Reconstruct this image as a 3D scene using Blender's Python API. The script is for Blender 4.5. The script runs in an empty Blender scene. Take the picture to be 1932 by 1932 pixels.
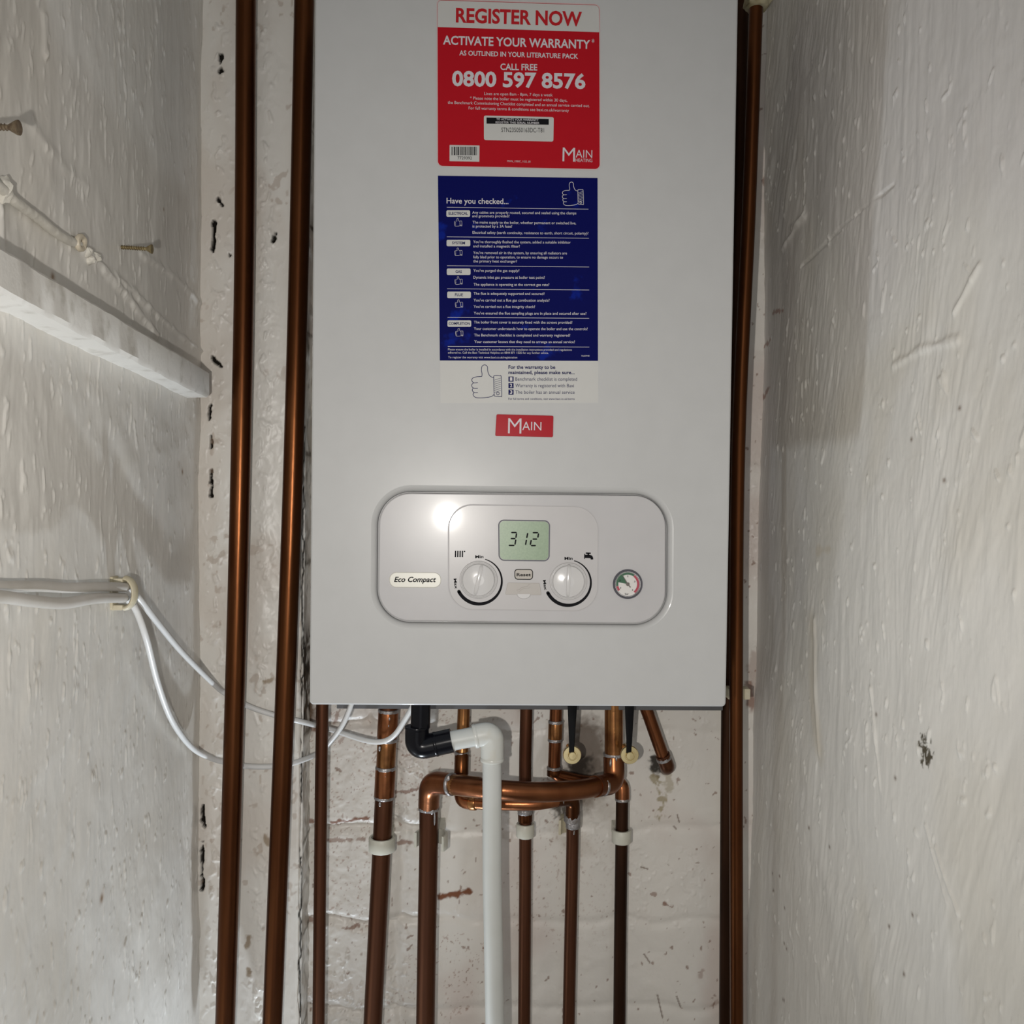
import bpy, bmesh, math, random
import numpy as np
from mathutils import Vector, Matrix
random.seed(7)
C = bpy.context.scene.collection
SC = bpy.context.scene
PI = math.pi
H = 1.40                       # camera height above the floor

# ------------------------------------------------------------------ camera
FPX = 1783.0
YAW, PITCH, ROLL = 0.0322, 0.02194, -0.0124
_cy, _sy = math.cos(YAW), math.sin(YAW)
FW = Vector((_sy*math.cos(PITCH), _cy*math.cos(PITCH), -math.sin(PITCH)))
_rt = Vector((_cy, -_sy, 0)); _dn = FW.cross(_rt)
RT = math.cos(ROLL)*_rt + math.sin(ROLL)*_dn
DN = -math.sin(ROLL)*_rt + math.cos(ROLL)*_dn
CAM = Vector((0, 0, H))
cd = bpy.data.cameras.new('camera'); cam = bpy.data.objects.new('camera', cd); C.objects.link(cam)
cam.matrix_world = Matrix(((RT.x, -DN.x, -FW.x, CAM.x), (RT.y, -DN.y, -FW.y, CAM.y), (RT.z, -DN.z, -FW.z, CAM.z), (0, 0, 0, 1)))
cd.sensor_width = 36; cd.lens = 36*FPX/1932; cd.clip_start = 0.01
SC.camera = cam

# ------------------------------------------------------------------ world, lights, exposure
W = bpy.data.worlds.new('world'); SC.world = W; W.use_nodes = True
_b = W.node_tree.nodes['Background']; _b.inputs[0].default_value = (0.97, 0.98, 1.0, 1); _b.inputs[1].default_value = 0.68
def light(name, loc, power, radius, col, kind='POINT'):
    l = bpy.data.lights.new(name, kind); l.energy = power; l.shadow_soft_size = radius; l.color = col
    o = bpy.data.objects.new(name, l); C.objects.link(o); o.location = loc; return o
fl = light('phone_flash', (-0.063, 0.0, H-0.048), 16.0, 0.006, (1.0, 0.955, 0.895), 'SPOT')
fl.rotation_euler = cam.rotation_euler; fl.data.spot_size = math.radians(103); fl.data.spot_blend = 1.0
tl = light('low_torch', (-0.16, 1.00, H-1.10), 32.0, 0.012, (0.82, 0.91, 1.0), 'SPOT')
tl.rotation_euler = Vector((-0.05, -0.33, 0.94)).to_track_quat('-Z', 'Y').to_euler(); tl.data.spot_size = math.radians(85); tl.data.spot_blend = 1.0
vs = SC.view_settings
SC.display_settings.display_device = 'sRGB'
vs.view_transform = 'Standard'; vs.look = 'None'; vs.gamma = 1; vs.exposure = -0.06; vs.use_curve_mapping = False

# ------------------------------------------------------------------ pixel rays
def ray(px, py):
    return (px-966)/FPX*RT + (py-966)/FPX*DN + FW
def P(px, py, Y):                                  # a point of the photograph at depth Y
    v = ray(px, py); return CAM + v*(Y/v.y)
def PX(px, py, X):                                 # the same on a side wall
    v = ray(px, py); return CAM + v*(X/v.x)
FY = 0.877                                          # boiler front
def F(px, py, off=0.0): return P(px, py, FY-off)

# ------------------------------------------------------------------ materials
def srgb(r, g, b):
    f = lambda c: (c/255/12.92) if c/255 <= .04045 else ((c/255+.055)/1.055)**2.4
    return (f(r), f(g), f(b))
def mat(name, col, rough=0.5, metal=0.0, col2=None, nscale=40, stretch=(1, 1, 1), bump=0.0, bscale=200, bdist=0.001, coat=0.0, trans=0.0, spec=0.5, ramp=(0.35, 0.7)):
    m = bpy.data.materials.new(name); m.use_nodes = True
    nt = m.node_tree; b = nt.nodes['Principled BSDF']
    b.inputs['Base Color'].default_value = (*col, 1); b.inputs['Roughness'].default_value = rough; b.inputs['Metallic'].default_value = metal
    b.inputs['Specular IOR Level'].default_value = spec
    if coat: b.inputs['Coat Weight'].default_value = coat; b.inputs['Coat Roughness'].default_value = 0.06
    if trans: b.inputs['Transmission Weight'].default_value = trans
    tc = nt.nodes.new('ShaderNodeTexCoord'); mp = nt.nodes.new('ShaderNodeMapping'); mp.inputs['Scale'].default_value = stretch
    nt.links.new(tc.outputs['Object'], mp.inputs['Vector'])
    n = nt.nodes.new('ShaderNodeTexNoise'); n.inputs['Scale'].default_value = nscale; n.inputs['Detail'].default_value = 5
    nt.links.new(mp.outputs[0], n.inputs['Vector'])
    r = nt.nodes.new('ShaderNodeValToRGB'); r.color_ramp.elements[0].position = ramp[0]; r.color_ramp.elements[1].position = ramp[1]
    r.color_ramp.elements[0].color = (*col, 1); r.color_ramp.elements[1].color = (*(col2 or tuple(c*0.97 for c in col)), 1)
    nt.links.new(n.outputs['Fac'], r.inputs[0]); nt.links.new(r.outputs[0], b.inputs['Base Color'])
    if bump:
        n2 = nt.nodes.new('ShaderNodeTexNoise'); n2.inputs['Scale'].default_value = bscale; n2.inputs['Detail'].default_value = 4
        nt.links.new(mp.outputs[0], n2.inputs['Vector'])
        bp = nt.nodes.new('ShaderNodeBump'); bp.inputs['Strength'].default_value = bump; bp.inputs['Distance'].default_value = bdist
        nt.links.new(n2.outputs['Fac'], bp.inputs['Height']); nt.links.new(bp.outputs[0], b.inputs['Normal'])
    return m
def wall_mat(name, rough, bump, bscale, stretch, bdist=0.0012, spec=0.42):
    m = mat(name, (.7, .7, .7), rough, bump=bump, bscale=bscale, stretch=stretch, bdist=bdist)
    nt = m.node_tree; b = nt.nodes['Principled BSDF']
    a = nt.nodes.new('ShaderNodeAttribute'); a.attribute_name = 'paint'
    nt.links.new(a.outputs['Color'], b.inputs['Base Color'])
    mr = nt.nodes.new('ShaderNodeMapRange'); mr.inputs['From Min'].default_value = .15; mr.inputs['From Max'].default_value = .7; mr.inputs['To Min'].default_value = .02; mr.inputs['To Max'].default_value = spec
    nt.links.new(a.outputs['Fac'], mr.inputs['Value']); nt.links.new(mr.outputs[0], b.inputs['Specular IOR Level'])   # bare dirt is matt, paint has a sheen
    return m
M = {}
M['casing'] = mat('white_enamel', (.478, .482, .482), .30, bump=.03, bscale=9, bdist=.002, coat=.22, spec=.2)
M['panel'] = mat('white_plastic', (.475, .468, .475), .26, bump=.03, bscale=14, bdist=.002, coat=.25, spec=.2)
M['inner'] = mat('white_inner_plastic', (.49, .478, .48), .26, bump=.03, bscale=14, bdist=.002, coat=.25, spec=.2)
M['knob'] = mat('knob_plastic', (.58, .572, .57), .18, coat=.5)
M['gap'] = mat('dark_rim', (.10, .10, .12), .6)  # plain dark grey for the display and gauge rims
M['lcd'] = mat('green_lcd', srgb(124, 146, 116), .35, col2=srgb(114, 138, 108), nscale=600)
M['ink'] = mat('black_ink', (.008, .008, .010), .7, spec=.08)
M['redink'] = mat('red_print', (.42, .006, .012), .5, spec=.25)
M['red'] = mat('red_vinyl', (.40, .004, .012), .5, spec=.12)
M['redbadge'] = mat('red_badge_plastic', (.37, .005, .014), .3, spec=.15)
M['blue'] = mat('blue_print', (.0015, .003, .075), .6, spec=.06, col2=(.002, .012, .19), nscale=38, ramp=(.62, .68))
M['blueink'] = mat('navy_ink', (.005, .007, .075), .7, spec=.1)
M['paper'] = mat('white_paper', (.50, .50, .485), .5)
M['whiteink'] = mat('white_print', (.55, .53, .56), .5)
M['beige'] = mat('beige_rubber', (.42, .39, .35), .5)
M['cream'] = mat('cream_badge', (.66, .65, .58), .3)
M['copper'] = mat('copper_aged', (.088, .029, .010), .30, .95, col2=(.135, .049, .017), nscale=26, stretch=(1, 1, .18), bump=.12, bscale=240)
M['copper2'] = mat('copper_brown', (.088, .032, .015), .38, .8, col2=(.125, .047, .021), nscale=30, stretch=(1, 1, .12), bump=.12, bscale=240)
M['copperd'] = mat('copper_dark', (.028, .012, .006), .45, .8, spec=.3, col2=(.05, .020, .009), nscale=30, stretch=(1, 1, .2), bump=.12, bscale=240)  # also carries the boiler's shade on the pipe behind its right edge
M['copperm'] = mat('copper_mid', (.17, .058, .023), .30, .95, col2=(.25, .095, .04), nscale=30, stretch=(1, 1, .3), bump=.12, bscale=240)
M['copperb'] = mat('copper_bright', (.34, .125, .05), .28, .92, col2=(.16, .058, .024), nscale=45, bump=.12, bscale=220, ramp=(.35, .75))
M['copperg'] = mat('copper_golden', (.36, .165, .06), .28, .92, col2=(.19, .078, .03), nscale=50, bump=.12, bscale=220)
M['solder'] = mat('solder', (.42, .41, .42), .38, .7, col2=(.25, .22, .2), nscale=140, bump=.5, bscale=260, bdist=.002)
M['brass'] = mat('brass', (.74, .61, .33), .24, .9, bump=.06, bscale=300)
M['blackp'] = mat('black_plastic', (.004, .004, .006), .22, bump=.03, bscale=60, spec=.2)
M['lever'] = mat('black_lever', (.005, .005, .006), .5, spec=.12)
M['pvc'] = mat('white_pvc', (.60, .61, .59), .33, col2=(.56, .57, .54), nscale=20, coat=.2)
M['pvc_old'] = mat('yellowed_pvc', (.60, .60, .56), .33, col2=(.56, .52, .43), nscale=60, coat=.2, ramp=(.5, .8))
M['clip'] = mat('clip_plastic', (.60, .59, .51), .4, col2=(.53, .52, .44), nscale=60)
M['clip_old'] = mat('old_clip_plastic', (.52, .46, .31), .5, col2=(.60, .55, .42), nscale=90, bump=.4, bscale=160)
M['cable'] = mat('white_cable', (.68, .68, .67), .35)
M['cable_old'] = mat('grey_cable', (.50, .47, .42), .4, col2=(.58, .55, .51), nscale=30)
M['screw'] = mat('zinc_screw', (.42, .34, .19), .38, .8, col2=(.25, .19, .10), nscale=300)
M['screw_rust'] = mat('rusty_screw', (.22, .17, .11), .5, .5, col2=(.12, .08, .05), nscale=300)
M['steel'] = mat('grey_steel', (.12, .12, .125), .5, .3)
M['foam'] = mat('cream_plaster', (.36, .31, .17), .6, col2=(.48, .44, .31), nscale=60, bump=.5, bscale=120)
M['paintlump'] = mat('thick_paint', (.68, .65, .58), .32, bump=.4, bscale=120, bdist=.003)
M['silver'] = mat('chrome', (.55, .55, .57), .2, .9)
M['green'] = mat('gauge_green', (.012, .085, .035), .5)
M['gaugered'] = mat('gauge_red', (.36, .03, .06), .5)
M['dial'] = mat('dial_face', (.62, .60, .58), .5)
M['grey'] = mat('needle_grey', (.12, .10, .09), .4)
M['floor'] = mat('floor_concrete', (.30, .28, .26), .8, bump=.3, bscale=40)
M['ceil'] = mat('ceiling_paint', (.66, .65, .62), .6)
M['hole'] = mat('black_hole', (.010, .008, .006), .9)
M['wall_l'] = wall_mat('painted_plaster_left', .34, .16, 170, (1, 1, .35))
M['wall_r'] = wall_mat('painted_plaster_right', .45, .18, 220, (1, 1, .25))
M['wall_b'] = wall_mat('painted_brick_back', .36, .24, 200, (1, 1, 1))
M['board'] = wall_mat('painted_pipe_board', .36, .20, 170, (1, 1, .5))
M['batten'] = wall_mat('painted_batten', .35, .25, 160, (1, .3, 1))

# ------------------------------------------------------------------ object helpers
def thing(name, label, cat, loc, group=None):
    o = bpy.data.objects.new(name, None); C.objects.link(o); o.empty_display_size = .02
    o.location = loc; o['label'] = label; o['category'] = cat
    if group: o['group'] = group
    return o
def root_loc(p):
    while p.parent: p = p.parent
    return Vector(p.location)
def obj(name, bm, m, parent=None, label=None, cat=None, group=None, kind=None, smooth=True):
    me = bpy.data.meshes.new(name)
    bmesh.ops.recalc_face_normals(bm, faces=bm.faces[:]) if smooth != 'flat' else None
    if parent is not None: off = root_loc(parent)
    else:
        lo = [min(v.co[i] for v in bm.verts) for i in range(3)]; hi = [max(v.co[i] for v in bm.verts) for i in range(3)]
        off = Vector(((lo[0]+hi[0])/2, (lo[1]+hi[1])/2, lo[2]))
    for v in bm.verts: v.co -= off
    bm.to_mesh(me); bm.free()
    ms = m if isinstance(m, (list, tuple)) else [m]
    for k in ms: me.materials.append(k)
    o = bpy.data.objects.new(name, me); C.objects.link(o)
    if parent is not None: o.parent = parent
    else: o.location = off
    if smooth is True:
        for p in me.polygons: p.use_smooth = True
        me.set_sharp_from_angle(angle=math.radians(38))
        for p in me.polygons:
            if len(p.vertices) > 4 or (name == 'casing' and p.normal.y < -.9995): p.use_smooth = False
    if label: o['label'] = label
    if cat: o['category'] = cat
    if group: o['group'] = group
    if kind: o['kind'] = kind
    return o
def smooth_path(pts, n=6):
    """Catmull-Rom through the control points."""
    pts = [Vector(p) for p in pts]
    if len(pts) < 3: return pts
    out = []
    for i in range(len(pts)-1):
        p0 = pts[max(i-1, 0)]; p1 = pts[i]; p2 = pts[i+1]; p3 = pts[min(i+2, len(pts)-1)]
        if i == 0: p0 = p1*2-p2
        if i == len(pts)-2: p3 = p2*2-p1
        for k in range(n):
            t = k/n
            out.append(.5*((2*p1)+(p2-p0)*t+(2*p0-5*p1+4*p2-p3)*t*t+(3*p1-p0-3*p2+p3)*t**3))
    out.append(pts[-1]); return out
def fillet(pts, r, n=8):
    pts = [Vector(p) for p in pts]; out = [pts[0]]
    for i in range(1, len(pts)-1):
        a = (pts[i-1]-pts[i]); b = (pts[i+1]-pts[i]); la, lb = a.length, b.length; a.normalize(); b.normalize()
        ang = a.angle(b); 
        if ang > PI-.03: out.append(pts[i]); continue
        d = min(r/math.tan(ang/2), la*.49, lb*.49)
        for k in range(n+1):
            t = k/n; out.append((pts[i]+a*d)*(1-t)**2 + pts[i]*2*t*(1-t) + (pts[i]+b*d)*t*t)
    out.append(pts[-1]); return out
def tube(bm, pts, r, seg=20, cap=True, wob=0):
    pts = [Vector(p) for p in pts]; n = len(pts)
    rs = r if isinstance(r, (list, tuple)) else [r]*n
    if len(rs) != n: rs = [rs[0]+(rs[-1]-rs[0])*i/(n-1) for i in range(n)]
    T = [(pts[min(i+1, n-1)]-pts[max(i-1, 0)]).normalized() for i in range(n)]
    u = T[0].orthogonal().normalized(); rings = []
    for i in range(n):
        u = (u-T[i]*u.dot(T[i])).normalized(); v = T[i].cross(u)
        rr = rs[i]
        rings.append([bm.verts.new(pts[i]+(u*math.cos(2*PI*k/seg)+v*math.sin(2*PI*k/seg))*(rr*(1+wob*(random.random()-.5)))) for k in range(seg)])
    for a, b in zip(rings, rings[1:]):
        for k in range(seg): bm.faces.new((a[k], a[(k+1) % seg], b[(k+1) % seg], b[k]))
    if cap: bm.faces.new(rings[0][::-1]); bm.faces.new(rings[-1])
    return bm
def tube_obj(name, pts, r, m, parent=None, seg=20, wob=0, **k):
    return obj(name, tube(bmesh.new(), pts, r, seg, wob=wob), m, parent, **k)
def sleeve(name, a, b, r, m, parent, e=.0012, wob=0, **k):
    """a fitting: short tube with rounded rims from a to b"""
    a, b = Vector(a), Vector(b); d = (b-a); L = d.length; d.normalize(); e = min(e, L*.3)
    pts = [a, a+d*e*.3, a+d*e, b-d*e, b-d*e*.3, b]
    return tube_obj(name, pts, [r-.0010, r-.0003, r, r, r-.0003, r-.0010], m, parent, 24, wob, **k)
def box(bm, lo, hi, bev=0.0):
    g = bmesh.ops.create_cube(bm, size=1)['verts']
    for v in g: v.co = Vector([(lo[i]+hi[i])/2+v.co[i]*(hi[i]-lo[i]) for i in range(3)])
    if bev:
        es = list({e for v in g for e in v.link_edges})
        bmesh.ops.bevel(bm, geom=es, offset=bev, segments=2, affect='EDGES', profile=.6)
    return bm
def rrect(r, w, h, n=8):
    """rounded rectangle outline in 0..1, radius r in the units of w and h; clockwise from top left, v down"""
    out = []
    for cx, cy, a0 in ((w-r, r, -PI/2), (w-r, h-r, 0), (r, h-r, PI/2), (r, r, PI)):
        for k in range(n+1):
            a = a0+PI/2*k/n; out.append(((cx+r*math.cos(a))/w, (cy+r*math.sin(a))/h))
    return out
def bil(q, u, v):
    a, b, c, d = q
    return ((a[0]*(1-u)+b[0]*u)*(1-v)+(d[0]*(1-u)+c[0]*u)*v, (a[1]*(1-u)+b[1]*u)*(1-v)+(d[1]*(1-u)+c[1]*u)*v)
def quad(x0, y0, x1, y1): return ((x0, y0), (x1, y0), (x1, y1), (x0, y1))
def inset(q, d):
    (a, b, c, e) = q
    return ((a[0]+d, a[1]+d), (b[0]-d, b[1]+d), (c[0]-d, c[1]-d), (e[0]+d, e[1]-d))
def outline(q, r, n=8):
    w = ((q[1][0]-q[0][0])+(q[2][0]-q[3][0]))/2; h = ((q[3][1]-q[0][1])+(q[2][1]-q[1][1]))/2
    return [bil(q, u, v) for u, v in rrect(r, w, h, n)]
def plate(q, r, off, thick, bev=0.0, bm=None, n=8):
    """rounded plate on the boiler front; q in picture corners, off = height of its face above the front"""
    bm = bm or bmesh.new(); rings = []
    lv = [(0, off-thick), (0, off-bev)] + ([(bev*.3*2033, off-bev*.3), (bev*2033, off)] if bev else [])
    for ins, o in lv:
        rings.append([bm.verts.new(F(x, y, o)) for x, y in outline(inset(q, ins), max(r-ins, .01), n)])
    for a, b in zip(rings, rings[1:]):
        for k in range(len(a)): bm.faces.new((a[k], a[(k+1) % len(a)], b[(k+1) % len(a)], b[k]))
    bm.faces.new(rings[-1]); bm.faces.new(rings[0][::-1])
    return bm
def ribbon(bm, pts, w, off, closed=False):
    """a printed stroke on the boiler front: flat band of width w picture units"""
    n = len(pts); L = []; R = []
    ws = w if isinstance(w, (list, tuple)) else [w]*n
    for i in range(n):
        if closed: a, b = pts[(i-1) % n], pts[(i+1) % n]
        else: a, b = pts[max(i-1, 0)], pts[min(i+1, n-1)]
        dx, dy = b[0]-a[0], b[1]-a[1]; l = math.hypot(dx, dy) or 1; nx, ny = -dy/l*ws[i]/2, dx/l*ws[i]/2
        L.append(bm.verts.new(F(pts[i][0]+nx, pts[i][1]+ny, off))); R.append(bm.verts.new(F(pts[i][0]-nx, pts[i][1]-ny, off)))
    for i in range(n if closed else n-1):
        j = (i+1) % n; bm.faces.new((L[i], L[j], R[j], R[i]))
    return bm
def poly(bm, pts, off):
    bm.faces.new([bm.verts.new(F(x, y, off)) for x, y in pts]); return bm
def fix_front(bm):
    bm.normal_update()
    for f in bm.faces:
        if f.normal.y > 0: f.normal_flip()
    return bm
# lettering -------------------------------------------------------------
_fc = bpy.data.curves.new('lettering_source', 'FONT'); _fo = bpy.data.objects.new('lettering_source', _fc); C.objects.link(_fo)
_fc.fill_mode = 'BOTH'; _fc.dimensions = '2D'; _fc.resolution_u = 3
_cache = {}
def glyphs(s, bold, shear):
    k = (s, bold, shear)
    if k not in _cache:
        _fc.body = s; _fc.offset = bold; _fc.shear = shear
        bpy.context.view_layer.update()
        me = bpy.data.meshes.new_from_object(_fo.evaluated_get(bpy.context.evaluated_depsgraph_get()))
        vs_ = [(v.co.x, v.co.y) for v in me.vertices]; fs = [tuple(p.vertices) for p in me.polygons]
        bpy.data.meshes.remove(me); _cache[k] = (vs_, fs)
    return _cache[k]
CAPH = max(y for x, y in glyphs('H', 0.0, 0.0)[0])
def text(bm, s, x0, y0, x1, y1, cap, off, bold=0.0, shear=0.0):
    vs_, fs = glyphs(s, bold, shear)
    xs = [x for x, y in vs_]; lo, hi = min(xs), max(xs)
    a, b = F(x0, y0, off), F(x1, y1, off); d = b-a; L = d.length; d.normalize(); up = Vector((-d.z, 0, d.x))
    if d.x == 0 and d.z == 0: return
    sy = cap/FPX*FY/CAPH
    nv = [bm.verts.new(a+d*((x-lo)/(hi-lo)*L)+up*(y*sy)) for x, y in vs_]
    for f in fs:
        try: bm.faces.new([nv[i] for i in f])
        except ValueError: pass

# ------------------------------------------------------------------ noise for the painted walls
def _hash(i, j, s):
    n = (i.astype(np.int64)*374761393 + j.astype(np.int64)*668265263 + s*1442695041) & 0x7fffffff
    n = ((n ^ (n >> 13))*1274126177) & 0x7fffffff
    return ((n ^ (n >> 16)) & 0xffff)/65535.0
def vn(u, v, fu, fv, s):
    x, y = u*fu, v*fv; i, j = np.floor(x), np.floor(y); a, b = x-i, y-j
    a = a*a*a*(a*(a*6-15)+10); b = b*b*b*(b*(b*6-15)+10)
    return (_hash(i, j, s)*(1-a)+_hash(i+1, j, s)*a)*(1-b)+(_hash(i, j+1, s)*(1-a)+_hash(i+1, j+1, s)*a)*b
def fbm(u, v, fu, fv, s, o=4, g=.5):
    t = 0; w = 1; n = 0
    u, v = u+(vn(u, v, fu*.6, fv*.6, s+901)-.5)*1.1/fu, v+(vn(u, v, fu*.6, fv*.6, s+903)-.5)*1.1/fv
    for k in range(o):
        t = t+vn(u, v, fu, fv, s+k*17)*w; n += w; w *= g; fu *= 2.03; fv *= 2.03
    return t/n
def segd(u, v, pts):
    """distance to a polyline and the fraction along it"""
    best = np.full(u.shape, 9.0)
    for (ax, ay), (bx, by) in zip(pts, pts[1:]):
        dx, dy = bx-ax, by-ay; l2 = dx*dx+dy*dy+1e-12
        t = np.clip(((u-ax)*dx+(v-ay)*dy)/l2, 0, 1)
        best = np.minimum(best, np.hypot(u-ax-t*dx, v-ay-t*dy))
    return best
def sstep(a, b, x):
    t = np.clip((x-a)/(b-a), 0, 1); return t*t*(3-2*t)
def axis(lo, a, b, hi, fine, coarse=.08):
    parts = []
    if lo < a: parts.append(np.linspace(lo, a, max(2, int((a-lo)/coarse)+1))[:-1])
    parts.append(np.linspace(a, b, int((b-a)/fine)+1))
    if b < hi: parts.append(np.linspace(b, hi, max(2, int((hi-b)/coarse)+1))[1:])
    return np.concatenate(parts)
def grid(name, us, vs_, pos, height, colour, m, nrm, parent=None, kind='structure'):
    """a relief surface: pos(u,v) base points, height along nrm, colour as paint attribute"""
    U, V = np.meshgrid(us, vs_); h = height(U, V); col = colour(U, V, h)
    p = pos(U, V); co = np.stack([p[i]+nrm[i]*h for i in range(3)], -1).reshape(-1, 3)
    nu, nv_ = len(us), len(vs_)
    idx = np.arange(nu*nv_).reshape(nv_, nu)
    f = np.stack([idx[:-1, :-1], idx[:-1, 1:], idx[1:, 1:], idx[1:, :-1]], -1).reshape(-1, 4)
    a, b, c = co[f[0][0]], co[f[0][1]], co[f[0][2]]
    if np.dot(np.cross(b-a, c-b), nrm) < 0: f = f[:, ::-1]
    me = bpy.data.meshes.new(name)
    me.vertices.add(len(co)); me.vertices.foreach_set('co', co.astype(np.float32).ravel())
    me.loops.add(f.size); me.loops.foreach_set('vertex_index', f.astype(np.int32).ravel())
    me.polygons.add(len(f)); me.polygons.foreach_set('loop_start', (np.arange(len(f))*4).astype(np.int32)); me.polygons.foreach_set('loop_total', np.full(len(f), 4, np.int32))
    me.polygons.foreach_set('use_smooth', np.ones(len(f), bool))
    me.update(calc_edges=True)
    at = me.color_attributes.new('paint', 'FLOAT_COLOR', 'POINT')
    at.data.foreach_set('color', np.concatenate([col.reshape(-1, 3), np.ones((len(co), 1))], 1).astype(np.float32).ravel())
    me.materials.append(m)
    o = bpy.data.objects.new(name, me); C.objects.link(o)
    if kind: o['kind'] = kind
    return o
def mixc(base, col, w):
    return base*(1-w[..., None])+np.array(col)*w[..., None]

# ================================================================== THE ROOM
XL, XR, YB, YBOARD = -0.325, 0.342, 1.16, 1.10
XBOARD = P(569, 1650, YBOARD).x
ZT, ZF, YN = 2.35, 0.0, -0.55
FINE = .0014
PAINT = np.array((.76, .735, .685))
def paint(U): return np.ones(U.shape+(3,))*PAINT
def lw(pts): return [(PX(x, y, XL).y, PX(x, y, XL).z) for x, y in pts]
def rw(pts): return [(PX(x, y, XR).y, PX(x, y, XR).z) for x, y in pts]
def bw(pts, Y=YB): return [(P(x, y, Y).x, P(x, y, Y).z) for x, y in pts]

# left wall
L_ridges = [(lw([(150, 470), (185, 500), (225, 545), (290, 632)]), .004, .0030), (lw([(215, 520), (300, 600), (360, 650), (415, 690)]), .003, .0024),
            (lw([(262, 478), (330, 525), (395, 590), (420, 600)]), .004, .0020), (lw([(60, 245), (110, 310), (160, 350)]), .006, .0012),
            (lw([(5, 370), (8, 470)]), .004, .002), (lw([(82, 30), (84, 100)]), .003, .0012)]
def left_h(U, V):
    h = (fbm(U, V, 7, 5, 3, 4)-.5)*.010 + (fbm(U, V, 60, 26, 5, 4)-.5)*.0012
    d = fbm(U, V, 230, 60, 9, 3); h += sstep(.70, .80, d)*.0007; h += (fbm(U, V, 120, 14, 11, 3)-.5)*.0004              # paint runs and drips
    for p, w, a in L_ridges: h += np.exp(-(segd(U, V, p)+(vn(U, V, 120, 120, 2)-.5)*.004)**2/(w*w))*a
    # the plaster above the cable line sits a little proud
    return h
def left_c(U, V, h):
    c = paint(U)
    c = mixc(c, (.60, .55, .47), sstep(.5, .75, fbm(U, V, 6, 4, 21, 4))*.35)
    for x, y, r in ((194, 1695, .004), (345, 890, .003), (305, 395, .002), (102, 522, .003)):
        a = lw([(x, y)])[0]; c = mixc(c, (.30, .20, .13), np.exp(-((U-a[0])**2+(V-a[1])**2)/(r*r)))
    for p in (lw([(205, 605), (260, 650), (310, 700), (345, 720)]), ):
        c = mixc(c, (.35, .30, .22), sstep(.0016, .0006, segd(U, V, p)+(vn(U, V, 300, 300, 8)-.5)*.004)*.7)
    return c
grid('wall_left', axis(YN, .60, YBOARD+.004, 1.20, FINE), axis(ZF, .72, 1.98, ZT, FINE), lambda U, V: (XL+0*U, U, V), left_h, left_c, M['wall_l'], (1, 0, 0))

# right wall
R_str = [(rw([(1520, 500), (1600, 425), (1690, 350)]), .0012, -.0014), (rw([(1645, 1300), (1655, 1400), (1665, 1490)]), .002, .0016),
         (rw([(1500, 430), (1522, 410)]), .004, .0022), (rw([(1750, 1560), (1790, 1700)]), .0018, .0012), (rw([(1770, 1600), (1810, 1720)]), .0018, .0012),
         (rw([(1480, 470), (1500, 440), (1520, 405)]), .003, .002), (rw([(1805, 590), (1830, 540), (1850, 500)]), .0025, .0016),
         (rw([(1690, 690), (1740, 660), (1810, 640)]), .003, .0014), (rw([(1540, 1170), (1538, 1300), (1545, 1420)]), .004, .0016)]
def right_h(U, V):
    h = (fbm(U, V, 5, 4, 43, 4)-.5)*.012
    ang = U*.55+V*.25                                             # fan shaped trowel strokes
    h += (fbm(U+ang*.15, V, 90, 12, 45, 3)-.5)*.0011*sstep(.35, .6, fbm(U, V, 6, 5, 47, 2))
    h += (fbm(U+V*.4, V, 110, 8, 49, 3)-.5)*.0009*sstep(.4, .65, fbm(U, V, 5, 6, 51, 2))
    d = fbm(U, V, 120, 70, 53, 3); h += sstep(.76, .84, d)*.0010; h += (fbm(U+V*.2, V, 260, 30, 57, 3)-.5)*.0008*sstep(.35, .6, fbm(U, V, 7, 5, 58, 2))                 # blobs of paint
    h += (fbm(U, V, 110, 80, 55, 3)-.5)*.0006
    for p, w, a in R_str: h += np.exp(-(segd(U, V, p)+(vn(U, V, 60, 60, 4)-.5)*.003)**2/(w*w))*a
    return h
def right_c(U, V, h):
    c = paint(U)
    c = mixc(c, (.62, .57, .47), sstep(.52, .75, fbm(U, V, 7, 4, 61, 4))*.35)
    c = mixc(c, (.62, .58, .60), sstep(.5, .7, fbm(U, V, 4, 3, 63, 2))*.25)
    for pts, w in (([(1425, 760), (1450, 730)], .0035), ([(1455, 590), (1480, 585)], .003), ([(1428, 660), (1450, 640)], .003)):
        c = mixc(c, (.30, .13, .09), sstep(w, w*.3, segd(U, V, rw(pts))+(vn(U, V, 220, 220, 5)-.5)*.005)*.7)
    for pts, w, k in (([(1535, 1180), (1535, 1330), (1545, 1410)], .022, .35), ([(1545, 1040), (1570, 1035)], .006, .3)):
        c = mixc(c, (.50, .40, .24), sstep(w, 0, segd(U, V, rw(pts))+(vn(U, V, 70, 25, 5)-.5)*.01)*k)
    a = rw([(1750, 1417)])[0]
    c = mixc(c, (.10, .085, .06), sstep(.0105, .006, np.hypot(U-a[0], V-a[1])+(fbm(U, V, 260, 260, 8, 3)-.5)*.022))
    # flecks
    k = np.zeros(U.shape)
    for x, y in ((1459, 1648), (1474, 1653), (1460, 1680), (1482, 1713), (1480, 1780), (1484, 1790), (1477, 1886), (1480, 1887), (1674, 1748), (1722, 829), (1812, 770), (1784, 906), (1565, 1598), (1530, 1562), (1692, 1468), (1718, 1726), (1707, 1838), (1655, 1348)):
        p = rw([(x, y)])[0]; k = np.maximum(k, np.exp(-(((U-p[0])/.0022)**2+((V-p[1])/.0018)**2)))
    c = mixc(c, (.14, .08, .05), k*.85)
    return c
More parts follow.
